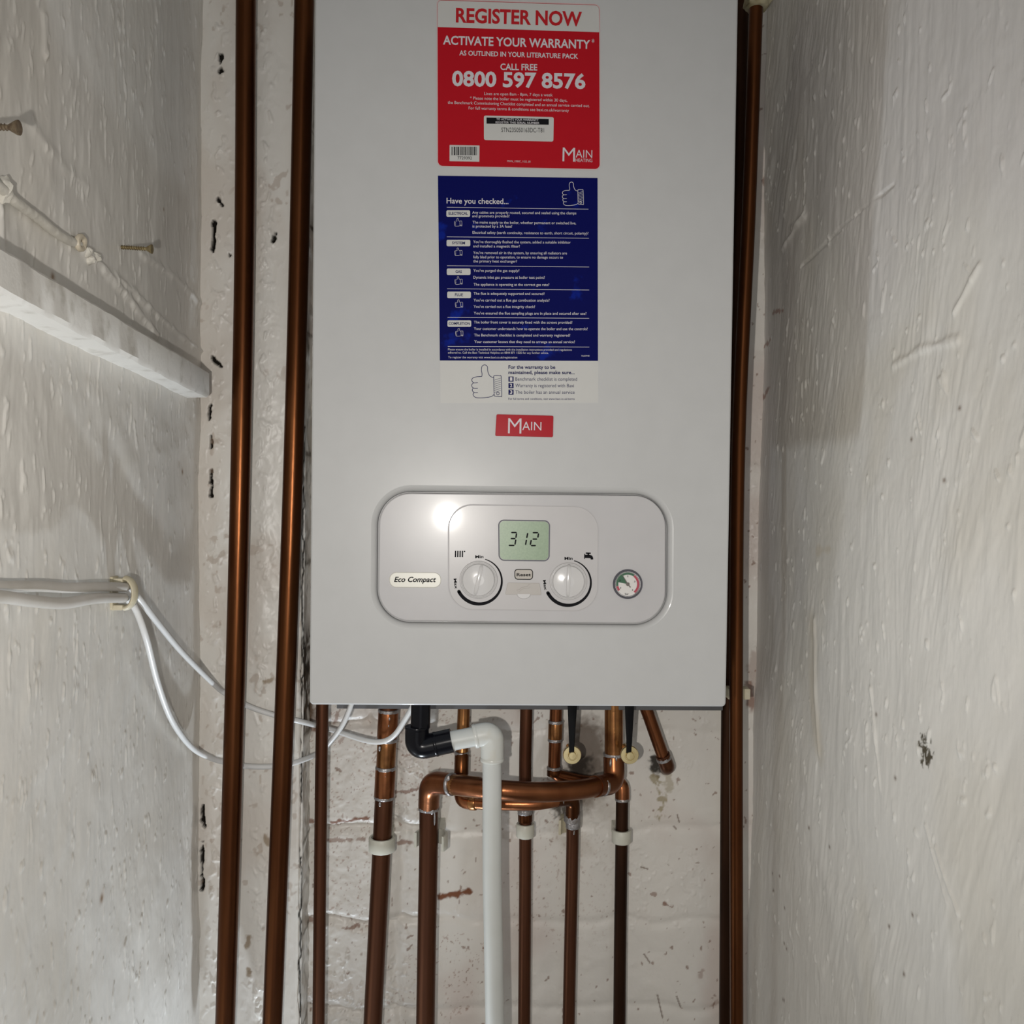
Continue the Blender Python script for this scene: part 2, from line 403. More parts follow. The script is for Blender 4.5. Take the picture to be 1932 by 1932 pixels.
grid('wall_right', axis(YN, .54, YB+.004, 1.20, FINE), axis(ZF, .72, 1.98, ZT, FINE), lambda U, V: (XR+0*U, U, V), right_h, right_c, M['wall_r'], (-1, 0, 0))

# back wall of painted bricks
ROWS = [bw([(700, y)])[0][1] for y in (260, 440, 640, 860, 1060, 1220, 1373, 1566, 1738, 1905)]
def back_rough(U, V): return sstep(bw([(860, 1600)])[0][0], bw([(760, 1600)])[0][0], U)
def back_h(U, V):
    k = .35+.65*back_rough(U, V)
    h = (fbm(U, V, 9, 9, 83, 4)-.5)*.008 + (fbm(U, V, 80, 80, 85, 4)-.5)*.0030*k
    d = fbm(U, V, 190, 170, 87, 3); h += (sstep(.55, .8, d))*.0026*k*sstep(.48, .62, fbm(U, V, 11, 9, 89, 3))
    for i, z in enumerate(ROWS):
        zz = z+(vn(U, V*0, 22, 1, 90+i)-.5)*.012
        h -= np.exp(-((V-zz)/.006)**2)*.0055*k
        x = bw([((745, 590, 770, 640, 745, 690, 745, 762, 748, 760)[i], 1600)])[0][0]
        zn = ROWS[i+1] if i+1 < len(ROWS) else -1
        h -= np.exp(-((U-x+(vn(U, V, 20, 40, 99)-.5)*.008)/.006)**2)*.0045*((V < z) & (V > zn))
    return h
B_st = [([(625, 1551), (660, 1549), (692, 1541)], .0030, .9), ([(568, 1550), (590, 1549)], .003, .8), ([(620, 1585), (690, 1583)], .0016, .6), ([(752, 1591), (776, 1589)], .0035, .7), ([(742, 1545), (756, 1560)], .0022, .6),
        ([(832, 1692), (858, 1688), (884, 1682)], .0048, 1.0), ([(574, 1737), (590, 1737)], .003, .7), ([(618, 1750), (676, 1750)], .0018, .7), ([(570, 1377), (596, 1378)], .004, .7),
        ([(745, 1494), (790, 1489)], .0018, .7), ([(640, 1340), (628, 1368)], .002, .6), ([(655, 1390), (640, 1400)], .0015, .5), ([(990, 1545), (975, 1560)], .002, .3),
        ([(1250, 1703), (1268, 1712)], .0018, .8), ([(1227, 1687), (1236, 1688)], .0014, .6), ([(1424, 1240), (1420, 1330)], .010, .4), ([(1326, 1830), (1322, 1838)], .003, .4),
        ([(1412, 1290), (1416, 1330)], .006, .6), ([(570, 1560), (566, 1300)], .003, .8), ([(580, 1250), (592, 1262)], .004, .7), ([(575, 1330), (590, 1345)], .003, .7), ([(1340, 1900), (1352, 1890)], .003, .3)]
def back_c(U, V, h):
    c = paint(U)*np.array((1.0, .985, .975))
    c = mixc(c, (.60, .50, .45), sstep(.40, .66, fbm(U, V, 7, 6, 101, 4))*.6)
    zone = sstep(.47, .62, fbm(U, V, 14, 11, 103, 3))*sstep(bw([(1300, 1600)])[0][0], bw([(880, 1600)])[0][0], U)
    c = mixc(c, (.34, .20, .15), sstep(.74, .80, fbm(U, V, 380, 320, 105, 2))*zone*.55)
    c = mixc(c, (.24, .14, .10), sstep(.84, .88, fbm(U, V, 190, 150, 107, 2))*.7)
    n = (fbm(U, V, 170, 170, 109, 3)-.5)
    for pts, w, k in B_st: c = mixc(c, (.22, .095, .055), sstep(w*1.1, w*.45, segd(U, V, bw(pts))+n*.008)*k)
    # damp, sooty marks around the valves and the pipe let into the wall
    for pts, w, k, col in (([(1106, 1395), (1112, 1440), (1090, 1490)], .040, .85, (.13, .095, .07)), ([(1098, 1440), (1090, 1465), (1080, 1478)], .020, .9, (.03, .024, .02)), ([(1058, 1520), (1066, 1535)], .014, .9, (.06, .05, .04)), ([(1235, 1430), (1240, 1452)], .010, .95, (.03, .025, .02)),
                           ([(1232, 1465), (1248, 1505), (1252, 1520), (1243, 1545)], .0045, .75, (.33, .27, .15)), ([(1262, 1450), (1262, 1490)], .006, .5, (.33, .27, .15)), ([(1060, 1575), (1100, 1600)], .02, .25, (.35, .27, .19)),
                           ([(1120, 1500), (1140, 1530)], .02, .25, (.3, .24, .17))):
        c = mixc(c, col, sstep(w, w*.25, segd(U, V, bw(pts))+n*.016)*k)
    for pts in ([(1215, 1800), (1226, 1816)], [(1240, 1876), (1250, 1920)], [(1276, 1878), (1284, 1900)], [(1278, 1538), (1282, 1552)], [(1272, 1560), (1276, 1565)], [(1209, 1636), (1222, 1640)]):
        c = mixc(c, (.16, .10, .07), sstep(.0012, .0005, segd(U, V, bw(pts)))*.8)
    # flaking, earthy strip beside the board at the boiler's lower left corner
    s = sstep(bw([(606, 1300)])[0][0], bw([(585, 1300)])[0][0], U)*sstep(bw([(0, 1165)])[0][1], bw([(0, 1215)])[0][1], V)*sstep(bw([(0, 1400)])[0][1], bw([(0, 1350)])[0][1], V)
    c = mixc(c, (.13, .085, .055), s*sstep(.46, .58, fbm(U, V, 90, 60, 113, 3)))
    return c
grid('wall_back', axis(XL-.02, XBOARD-.01, XR+.004, XR+.03, .00125), axis(ZF, .72, 1.98, ZT, .00125), lambda U, V: (U, YB+0*U, V), back_h, back_c, M['wall_b'], (0, -1, 0))

# the painted board carrying the two big pipes
B_cr = [[(417, 105), (417, 135)], [(403, 415), (402, 475)], [(397, 766), (395, 792)], [(398, 822), (399, 846)], [(398, 888), (400, 915), (398, 936)], [(383, 1520), (384, 1560)], [(382, 1590), (380, 1680)],
        [(400, 675), (418, 691)], [(433, 480), (434, 482)], [(412, 375), (420, 388)], [(520, 440), (516, 455)]]
def board_h(U, V):
    h = (fbm(U, V, 14, 6, 121, 4)-.5)*.005 + (fbm(U, V, 110, 70, 123, 4)-.5)*.0012*(.4+1.6*np.exp(-((U-P(500, 1000, YBOARD).x)/.014)**2))
    h += sstep(.56, .8, fbm(U, V, 170, 120, 125, 3))*.0018*(.15+np.exp(-((U-P(497, 1000, YBOARD).x)/.010)**2)+np.exp(-((U-P(410, 1000, YBOARD).x)/.010)**2))
    x = P(500, 1000, YBOARD).x
    h += np.exp(-((U-x)/.012)**2)*.002
    cn = (fbm(U, V, 190, 130, 134, 3)-.5)*.006
    for p in B_cr: h -= sstep(.0020, .0006, segd(U, V, bw(p, YBOARD))+cn)*.006
    e = (XBOARD-U); h -= sstep(.006, 0, e)*.004
    return h
def board_c(U, V, h):
    c = paint(U); c = mixc(c, (.60, .53, .46), sstep(.42, .72, fbm(U, V, 12, 7, 131, 4))*.5)
    n = (fbm(U, V, 260, 200, 133, 2)-.5)
    for p in B_cr: c = mixc(c, (.012, .010, .008), sstep(.0019, .0010, segd(U, V, bw(p, YBOARD))+(fbm(U, V, 190, 130, 134, 3)-.5)*.006))
    c = mixc(c, (.34, .24, .17), sstep(.70, .76, fbm(U, V, 130, 100, 135, 2))*sstep(.5, .65, fbm(U, V, 12, 12, 137, 2))*.4)
    for p in ([(470, 1770), (466, 1785)], [(468, 1830), (470, 1838)], [(500, 1575), (506, 1590)], [(498, 1285), (510, 1283)]):
        c = mixc(c, (.30, .22, .14), sstep(.004, .001, segd(U, V, bw(p, YBOARD))+n*.006)*.8)
    # the ragged split where the board meets the brickwork
    ez = XBOARD-U-.0012-(fbm(U*0, V, 1, 60, 139, 3)-.5)*.006
    c = mixc(c, (.012, .010, .008), sstep(.0016, .0004, np.abs(ez))*sstep(.42, .5, vn(U*0, V, 1, 16, 141)))
    return c
grid('trim_1', axis(XL-.01, XL, XBOARD, XBOARD, .0011), axis(ZF, .72, 1.98, ZT, .00125), lambda U, V: (U, YBOARD+0*U, V), board_h, board_c, M['board'], (0, -1, 0))
def side_c(U, V, h):
    c = mixc(paint(U), (.30, .24, .18), sstep(.52, .66, fbm(U, V, 40, 24, 153, 3))*.55)
    for z in ROWS: c = mixc(c, (.10, .075, .05), sstep(.004, .001, np.abs(V-z)+(fbm(U, V, 90, 90, 155, 2)-.5)*.006)*.8)
    zone = sstep(P(0, 1150, 1.13).z, P(0, 1215, 1.13).z, V)*sstep(P(0, 1400, 1.13).z, P(0, 1340, 1.13).z, V)
    c = mixc(c, (.085, .06, .04), zone*sstep(.40, .54, fbm(U, V, 75, 60, 157, 3)))
    return mixc(c, (.02, .016, .012), sstep(.62, .68, fbm(U, V, 110, 70, 159, 3))*(.35+.65*zone))
grid('trim_2', np.linspace(YBOARD-.001, YB+.004, 30), axis(ZF, .72, 1.98, ZT, .003), lambda U, V: (XBOARD-.0012+0*U, U, V), lambda U, V: (fbm(U, V, 60, 60, 151, 3)-.5)*.004-.001, side_c, M['board'], (1, 0, 0))

bm = box(bmesh.new(), (XL-.1, YN, -.02), (XR+.1, 1.22, 0)); obj('floor', bm, M['floor'], kind='structure', smooth=False)
bm = box(bmesh.new(), (XL-.1, YN, ZT), (XR+.1, 1.22, ZT+.02)); obj('ceiling', bm, M['ceil'], kind='structure', smooth=False)

# ================================================================== THE BOILER
a = F(588.5, 666); X0, X1 = -0.1575, 0.2318; Z0, Z1 = H-.2002, H+.52; YBK = 1.125
boiler = thing('boiler', 'white wall-hung combi boiler with red and blue stickers and oval control panel', 'boiler', ((X0+X1)/2, (FY+YBK)/2, Z0))
PANEL = ((716, 929.5), (1256, 935.5), (1255, 1176.5), (713.5, 1171))
def casing_bm():
    bm = bmesh.new(); rings = []
    for ins, y in ((.0018, FY), (.0009, FY+.0004), (.0003, FY+.0010), (0, FY+.0022), (0, YBK)):
        r = .004-ins; pts = []
        for cx, cz, a0 in ((X1-ins-r, Z1-ins-r, 0), (X0+ins+r, Z1-ins-r, PI/2), (X0+ins+r, Z0+ins+r, PI), (X1-ins-r, Z0+ins+r, 1.5*PI)):
            for k in range(5):
                t = a0+PI/2*k/4; pts.append(bm.verts.new((cx+r*math.cos(t), y, cz+r*math.sin(t))))
        rings.append(pts)
    for p, q in zip(rings, rings[1:]):
        for k in range(len(p)): bm.faces.new((p[k], p[(k+1) % len(p)], q[(k+1) % len(p)], q[k]))
    bm.faces.new(rings[-1])
    # dished lip round the control panel
    lips = []
    for ins, off in ((-15, 0), (-11, -.0004), (-7, -.0016), (-4, -.0034), (-2.2, -.0058), (-2, -.009)):
        lips.append([bm.verts.new(F(x, y, off)) for x, y in outline(inset(PANEL, ins), 61-ins, 16)])
    for p, q in zip(lips, lips[1:]):
        for k in range(len(p)): bm.faces.new((p[k], q[k], q[(k+1) % len(p)], p[(k+1) % len(p)]))
    bm.faces.new(lips[-1])
    ed = [bm.edges.get((r[k], r[(k+1) % len(r)])) for r in (rings[0], lips[0]) for k in range(len(r))]
    bmesh.ops.triangle_fill(bm, use_beauty=True, use_dissolve=False, edges=ed)
    return bm
obj('casing', casing_bm(), M['casing'], boiler)
bm = box(bmesh.new(), (P(640, 1330, 1.12).x, 1.10, P(900, 1338.5, 1.10).z), (P(1356, 1330, 1.12).x, 1.14, Z0+.02), .001)
obj('bottom_tray', bm, M['steel'], boiler)
cp = obj('control_panel', plate(PANEL, 60, -.0010, .0055, .0011, n=16), M['panel'], boiler)
INNER = ((846.8, 952.3), (1129, 956.3), (1127.5, 1153), (847, 1149.5))
bm = bmesh.new(); ol = outline(inset(INNER, -.9), 46, 14); ribbon(bm, ol, 2.2, -.00094, True); fix_front(bm)
obj('seam', bm, mat('panel_seam', (.42, .41, .42), .5), cp)
obj('inner_plate', plate(INNER, 45, -.0006, .002, .0004, n=14), M['inner'], cp)
def c4(x, y): return (690+x/3.22, 900+y/3.22)
def c6(x, y): return (840+x/6.44, 960+y/6.44)
def c5(x, y): return (1120+x/13.8, 1040+y/13.8)
OFFI = -.0006
# display
LCD = (c6(650, 137), c6(1268, 146), c6(1262, 632), c6(655, 625))
d = obj('display', plate(inset(LCD, 1.5), 9, -.0001, .0012, n=8), M['lcd'], boiler, label='green liquid crystal display')
bm = bmesh.new()
ribbon(bm, outline(LCD, 10), 2.2, OFFI+.0001, True); fix_front(bm)
obj('display_rim', bm, M['gap'], d)
bm = bmesh.new()
for s in ([(800, 288), (870, 288)], [(867, 296), (858, 355)], [(795, 362), (854, 362)], [(858, 372), (847, 438)], [(770, 445), (842, 445)],
          [(1003, 292), (990, 357)], [(987, 375), (976, 440)],
          [(1062, 290), (1130, 290)], [(1134, 297), (1125, 352)], [(1060, 368), (1118, 368)], [(1045, 378), (1034, 440)], [(1040, 447), (1102, 447)]):
    a, b = s; dx, dy = b[0]-a[0], b[1]-a[1]
    q = [a, (a[0]+dx*.12, a[1]+dy*.12), (a[0]+dx*.88, a[1]+dy*.88), b]
    ribbon(bm, [c6(*p) for p in q], [.8, 2.7, 2.7, .8], .00005)
obj('digits', fix_front(bm), M['ink'], d, smooth=False)
# knobs
def knob(cx, cy, r, p0, p1, lab):
    bm = bmesh.new(); c = F(cx, cy); rr = r/FPX*FY; n = 48; rings = []
    for f, h in ((1.03, -.0008), (1.03, .0006), (1.0, .0016), (.955, .0019), (.93, .0011), (.90, .0012), (.88, .0036), (.84, .0046), (.6, .0056), (.3, .0061)):
        rings.append([bm.verts.new((c.x+rr*f*math.cos(2*PI*k/n), FY-h, c.z+rr*f*math.sin(2*PI*k/n))) for k in range(n)])
    for p, q in zip(rings, rings[1:]):
        for k in range(n): bm.faces.new((p[k], p[(k+1) % n], q[(k+1) % n], q[k]))
    bm.faces.new(rings[-1]); bm.faces.new(rings[0][::-1])
    o = obj('control_knob', bm, M['knob'], boiler, label=lab)
    a, b = F(*p0), F(*p1); dv = (b-a).normalized(); nv = Vector((dv.z, 0, -dv.x)); bm = bmesh.new(); prof = []
    L = (b-a).length
    for t in (0, .03, .10, .3, .5, .7, .9, .97, 1):
        w = .0021*(math.sqrt(max(0, 1-((t-.5)/.5)**6))*.85+.15); h = .0030+.0052*(max(0, 1-((t-.5)/.5)**4))**.6
        p = a+dv*(L*t)
        prof.append([bm.verts.new((p+nv*(w*s*e)) + Vector((0, -hh, 0))) for s, e, hh in ((-1, 1.25, .002), (-1, .8, h*.93), (0, 0, h), (1, .8, h*.93), (1, 1.25, .002))])
    for p, q in zip(prof, prof[1:]):
        for k in range(4): bm.faces.new((p[k], p[k+1], q[k+1], q[k]))
    bm.faces.new(prof[0]); bm.faces.new(prof[-1])
    obj('grip_ridge', bm, M['knob'], o)
knob(*c6(405, 862), 34.8, c6(447, 670), c6(360, 1050), 'heating temperature knob on the left, under the radiator symbol')
knob(*c6(1495, 880), 34.4, c6(1501, 672), c6(1481, 1072), 'hot water knob on the right, under the tap symbol')
# printed marks of the panel
bm = bmesh.new(); OM = OFFI+.0001
def arc(cx, cy, r, a0, a1, w0, w1):
    pts = []; ws = []; n = 48
    for k in range(n+1):
        t = k/n; a = math.radians(a0+(a1-a0)*t); pts.append(c6(cx+r*math.cos(a), cy-r*math.sin(a))); ws.append((w0+(w1-w0)*min(1, t*1.25))/6.44)
    ribbon(bm, pts, ws, OM)
    for p, w in ((pts[0], ws[0]), (pts[-1], ws[-1])):
        poly(bm, [(p[0]+w/2*math.cos(2*PI*k/12), p[1]+w/2*math.sin(2*PI*k/12)) for k in range(12)], OM)
arc(412, 880, 276, 74, -153, 11, 42); obj('scale_arc', fix_front(bm), M['ink'], cp, smooth=False); bm = bmesh.new()
arc(1494, 897, 276, 74, -153, 11, 42); obj('scale_arc', fix_front(bm), M['ink'], cp, smooth=False); bm = bmesh.new()
for s, x0, y0, x1, y1, cap, b in (('Min', 365, 600, 465, 597, 34, .03), ('Min', 1450, 620, 1548, 618, 34, .03), ('Max', 103, 850, 120, 975, 32, .03), ('Max', 1188, 868, 1207, 990, 32, .03)):
    text(bm, s, *c6(x0, y0), *c6(x1, y1), cap/6.44, OM, b); obj('lettering', fix_front(bm), M['ink'], cp, smooth=False); bm = bmesh.new()
for x in (124, 152, 180, 208): ribbon(bm, [c6(x+2, 510), c6(x, 588)], 2.4, OM)
poly(bm, [c6(235+9*math.cos(k), 518+9*math.sin(k)) for k in np.linspace(0, 2*PI, 10)[:-1]], OM)
obj('radiator_symbol', fix_front(bm), M['ink'], cp, smooth=False); bm = bmesh.new()
ribbon(bm, [c6(1708, 538), c6(1768, 540)], 2.6, OM); ribbon(bm, [c6(1738, 540), c6(1738, 566)], 3, OM)
ribbon(bm, [c6(1694, 545), c6(1694, 608)], 1.6, OM)
ribbon(bm, [c6(1690, 578), c6(1750, 578), c6(1775, 585), c6(1782, 600), c6(1783, 616)], [6, 6.5, 6, 5, 5], OM)
obj('tap_symbol', fix_front(bm), M['ink'], cp, smooth=False)
# reset button, service flap, name badge
RB = (c6(845, 736), c6(1062, 738), c6(1060, 858), c6(848, 856))
o = obj('reset_button', plate(inset(RB, .6), 5, .0006, .002, .0003), M['beige'], boiler, label='beige rubber reset button')
bm = bmesh.new(); ribbon(bm, outline(RB, 5.5), 1.7, OM, True); text(bm, 'Reset', *c6(868, 818), *c6(1040, 818), 36/6.44, .0007, .025)
obj('lettering', fix_front(bm), M['ink'], o, smooth=False)
FL = (c6(758, 898), c6(1146, 903), c6(1169, 1048), c6(728, 1041))
o = obj('service_flap', plate(FL, 2.5, .0001, .0012, .0002), mat('flap_plastic', (.40, .375, .35), .45), boiler, label='grey flap with a spanner symbol')
bm = bmesh.new()
ribbon(bm, [c6(*p) for p in ((868, 990), (885, 985), (905, 978), (925, 958), (965, 948), (1000, 942), (1015, 920), (1030, 925))], 1.5, .00025)
ribbon(bm, [c6(*p) for p in ((875, 1010), (900, 1008), (925, 985), (950, 970), (1000, 964), (1025, 962), (1030, 945))], 1.0, .00025)
obj('spanner_symbol', fix_front(bm), mat('spanner_emboss', (.34, .315, .29), .45), o, smooth=False)
bm = bmesh.new(); bm2 = [c6(955+88*math.cos(t), 1042+56*math.sin(t)) for t in np.linspace(0, PI, 16)]
vs0 = [bm.verts.new(F(x, y, -.0008)) for x, y in bm2]; vs1 = [bm.verts.new(F(955/6.44+840+(x-(955/6.44+840))*.86, y-1, .0004)) for x, y in bm2]
for k in range(15): bm.faces.new((vs0[k], vs0[k+1], vs1[k+1], vs1[k]))
bm.faces.new(vs1); obj('finger_tab', bm, M['knob'], o)
NB = (c4(145, 578), c4(458, 580), c4(457, 673), c4(143, 671))
o = obj('name_badge', plate(NB, 13.5, -.0002, .0015, .0006), M['cream'], boiler, label='cream oval badge lettered Eco Compact')
bm = bmesh.new(); text(bm, 'Eco Compact', *c4(172, 637), *c4(428, 638), 9.4, .0000, .022, .28); obj('lettering', fix_front(bm), M['ink'], o, smooth=False)
# pressure gauge
g0 = F(*c5(890, 858)); G = lambda r: r/13.8/FPX*FY
def ringmesh(profile, n=56, cap=True):
    bm = bmesh.new(); rings = []
    for r, h in profile: rings.append([bm.verts.new((g0.x+G(r)*math.cos(2*PI*k/n), FY-h, g0.z+G(r)*math.sin(2*PI*k/n))) for k in range(n)])
    for p, q in zip(rings, rings[1:]):
        for k in range(n): bm.faces.new((p[k], p[(k+1) % n], q[(k+1) % n], q[k]))
    if cap: bm.faces.new(rings[-1])
    return bm
ga = obj('pressure_gauge', ringmesh(((392, -.0012), (386, .0008), (372, .0014), (362, .0012), (356, .0002), (345, -.0002)), cap=False), M['gap'], boiler, label='round water pressure gauge with dark rim')
obj('bezel', ringmesh(((356, .0001), (340, .0010), (318, .0004), (308, -.0005)), cap=False), M['silver'], ga)
obj('dial', ringmesh(((345, -.0006), (330, -.0005))), M['dial'], ga)
def gpt(r, a): return c5(890+r*math.cos(math.radians(a)), 858-r*math.sin(math.radians(a)))
def seg(bm, r0, r1, a0, a1, off):
    n = max(3, int(abs(a1-a0)/5)); aa = np.linspace(a0, a1, n)
    V0 = [bm.verts.new(F(*gpt(r0, t), off)) for t in aa]; V1 = [bm.verts.new(F(*gpt(r1, t), off)) for t in aa]
    for k in range(n-1): bm.faces.new((V0[k], V0[k+1], V1[k+1], V1[k]))
bm = bmesh.new(); seg(bm, 248, 302, 190, 54, -.0003); seg(bm, 20, 290, 168, 120, -.00025); obj('green_scale', fix_front(bm), M['green'], ga, smooth=False)
bm = bmesh.new(); seg(bm, 248, 302, 216, 191, -.0003); seg(bm, 242, 298, 53, -51, -.0003); obj('red_scale', fix_front(bm), M['gaugered'], ga, smooth=False)
bm = bmesh.new()
for s, x0, x1, y in (('0', 682, 715, 975), ('1', 678, 696, 780), ('2', 868, 905, 672), ('3', 1052, 1086, 810), ('4', 995, 1030, 1030)): text(bm, s, *c5(x0, y), *c5(x1, y), 40/13.8, -.0002, .01)
text(bm, 'bar', *c5(815, 1132), *c5(915, 1132), 45/13.8, -.0002, .01)
obj('numerals', fix_front(bm), M['ink'], ga, smooth=False)
bm = bmesh.new(); ribbon(bm, [c5(740, 600), c5(885, 850), c5(960, 942)], [.8, 1.8, 2.2], .0001); poly(bm, [gpt(48, t) for t in np.linspace(0, 360, 21)[:-1]], .0003); obj('needle', fix_front(bm), M['grey'], ga, smooth=False)

# red warranty sticker --------------------------------------------------
def c1(x, y): return (800+x/5.367, y/5.367)
def c2(x, y): return (810+x/5.68, 320+y/5.68)
def c3(x, y): return (810+x/5.68, 540+y/5.68)
ST = .00025; S1 = .0004; S2 = .00055; S3 = .0007
RS = ((824.5, -1.5), (1131.5, 8.5), (1132.3, 320), (825.3, 313.8))
st = obj('warranty_sticker', plate(inset(RS, 1), 9, ST, .0002), M['red'], boiler, label='red register now sticker near the top')
HB = ((826, .5), (1130, 10.3), (1130.6, 60.8), (826, 51))
ol = outline(HB, 7.5); keep = [p for p in ol[:9]]+[HB[2], HB[3]]+[p for p in ol[27:]]
bm = bmesh.new(); poly(bm, keep, S1); obj('header_band', fix_front(bm), M['paper'], st, smooth=False)
bm = bmesh.new(); ribbon(bm, outline(RS, 10), 1.4, S1, True); obj('border', fix_front(bm), mat('border_pale', (.60, .42, .42), .5), st, smooth=False)
bm = bmesh.new(); text(bm, 'REGISTER NOW', *c1(322, 222), *c1(1598, 262), 25, S2, .030); obj('header_lettering', fix_front(bm), M['redink'], st, smooth=False)
bm = bmesh.new()
for s, x0, y0, x1, y1, cap, b in (('ACTIVATE YOUR WARRANTY', 192, 448, 1682, 493, 15.5, .022), ('*', 1697, 462, 1724, 463, 12, .004), ('AS OUTLINED IN YOUR LITERATURE PACK', 357, 559, 1560, 594, 8.6, .02),
                                  ('CALL FREE', 773, 706, 1147, 713, 11.2, .02), ('0800 597 8576', 284, 865, 1634, 896, 26, .03),
                                  ('Lines are open 8am - 8pm, 7 days a week', 610, 962, 1302, 976, 5.4, 0), ('* Please note the boiler must be registered within 30 days,', 466, 1007, 1450, 1031, 5.4, 0),
                                  ('the Benchmark Commissioning Checklist completed and an annual service carried out.', 240, 1051, 1676, 1086, 5.4, 0),
                                  ('For full warranty terms & conditions see baxi.co.uk/warranty', 452, 1107, 1467, 1133, 5.4, 0), ('MHN_15507_1122_03', 843, 1640, 1078, 1646, 3.4, 0),
                                  ('M', 1402, 1634, 1527, 1638, 26, -.004), ('AIN', 1535, 1595, 1703, 1599, 14.3, -.002), ('HEATING', 1534, 1638, 1704, 1642, 6.2, 0)):
    text(bm, s, *c1(x0, y0), *c1(x1, y1), cap, S1, b)
    nm = {'CALL FREE': 'warranty_lettering', '0800 597 8576': 'phone_number', 'For full warranty terms & conditions see baxi.co.uk/warranty': 'small_print', 'MHN_15507_1122_03': 'print_code', 'HEATING': 'maker_logo'}.get(s)
    if nm: obj(nm, fix_front(bm), M['whiteink'], st, smooth=False); bm = bmesh.new()
bm.free()
SL = (c1(606, 1170), c1(1314, 1186), c1(1310, 1434), c1(607, 1418))
obj('serial_label', plate(SL, 3.5, S1, .0002), M['paper'], st, label='white serial number label')
BL = (c1(259, 1468), c1(562, 1473), c1(560, 1638), c1(258, 1632))
obj('barcode_label', plate(BL, .5, S1, .0002), M['paper'], st, label='white label with a bar code')
bm = bmesh.new(); poly(bm, [c1(633, 1190), c1(1263, 1204), c1(1263, 1263), c1(633, 1252)], S2)
text(bm, 'STN235050163DC-T81', *c1(783, 1337), *c1(1215, 1341), 8.2, S2, -.004); obj('serial_print', fix_front(bm), M['ink'], st, smooth=False); bm = bmesh.new(); text(bm, '7729392', *c1(340, 1614), *c1(485, 1616), 5.6, S2)
x = 278; rr = random.Random(4)
while x < 535:
    w = rr.choice((5, 5, 8, 12)); poly(bm, [c1(x, 1486), c1(x+w, 1486), c1(x+w, 1572), c1(x, 1572)], S2); x += w+rr.choice((5, 6, 9))
obj('bar_code', fix_front(bm), M['ink'], st, smooth=False)
bm = bmesh.new(); text(bm, 'TO ACTIVATE YOUR WARRANTY', *c1(733, 1217), *c1(1160, 1225), 3.9, S3, .01); text(bm, 'REGISTER THIS SERIAL NUMBER', *c1(725, 1249), *c1(1168, 1257), 3.9, S3, .01)
obj('band_lettering', fix_front(bm), M['whiteink'], st, smooth=False)

# blue checklist sticker -------------------------------------------------
BS = (c2(92, 65), c2(1803, 90), c3(1812, 1252), c3(120, 1253))
st = obj('checklist_sticker', plate(BS, .5, ST, .0002), M['paper'], boiler, label='blue and white checklist sticker below the red one')
bm = bmesh.new(); poly(bm, [c2(92, 65), c2(1803, 90), c3(1808, 800), c3(113, 796)], S1); obj('blue_area', fix_front(bm), M['blue'], st, smooth=False)
TH = [[(562, 968), (565, 940), (558, 900), (565, 858), (595, 843), (622, 862), (625, 905), (642, 952), (665, 972), (690, 980)],
      [(562, 968), (500, 972), (465, 985), (455, 1010), (475, 1034), (520, 1033)], [(475, 1034), (453, 1060), (470, 1090), (520, 1093)], [(470, 1090), (460, 1115), (480, 1139), (520, 1140)],
      [(480, 1139), (468, 1162), (492, 1190), (545, 1197), (620, 1191), (670, 1180), (695, 1158)],
      [(690, 980), (690, 965), (705, 957), (755, 960), (770, 975), (776, 1165), (765, 1182), (710, 1178), (695, 1158), (690, 980)],
      [(735+15*math.cos(t), 1150+15*math.sin(t)) for t in np.linspace(0, 2*PI, 13)]]
HT = [[(697, 985+k*22), (765, 963+k*22)] for k in range(1, 8)]
def thumb(bm, x0, y0, x1, y1, w, off, hatch=True):
    for k, s in enumerate(TH+(HT if hatch else [])):
        pts = [(x0+(x-453)/(776-453)*(x1-x0), y0+(y-843)/(1197-843)*(y1-y0)) for x, y in s]
        if 2 < len(pts) < 13:
            pts = [(p.x, p.y) for p in smooth_path([Vector((x, y, 0)) for x, y in pts], 4)]
        ribbon(bm, pts, w*(.6 if k >= len(TH) else 1), off)
bm = bmesh.new()
text(bm, 'Have you checked...', *c2(185, 361), *c2(848, 369), 10, S2, .012)
for a, b in ((c2(187, 404), c2(1705, 424)), (c2(188, 720), c2(1710, 736)), (c2(190, 1030), c2(1712, 1044)), (c2(192, 1277), c2(1713, 1290)), (c3(195, 334), c3(1713, 344)), (c3(198, 645), c3(1715, 652))): ribbon(bm, [a, b], .8, S2)
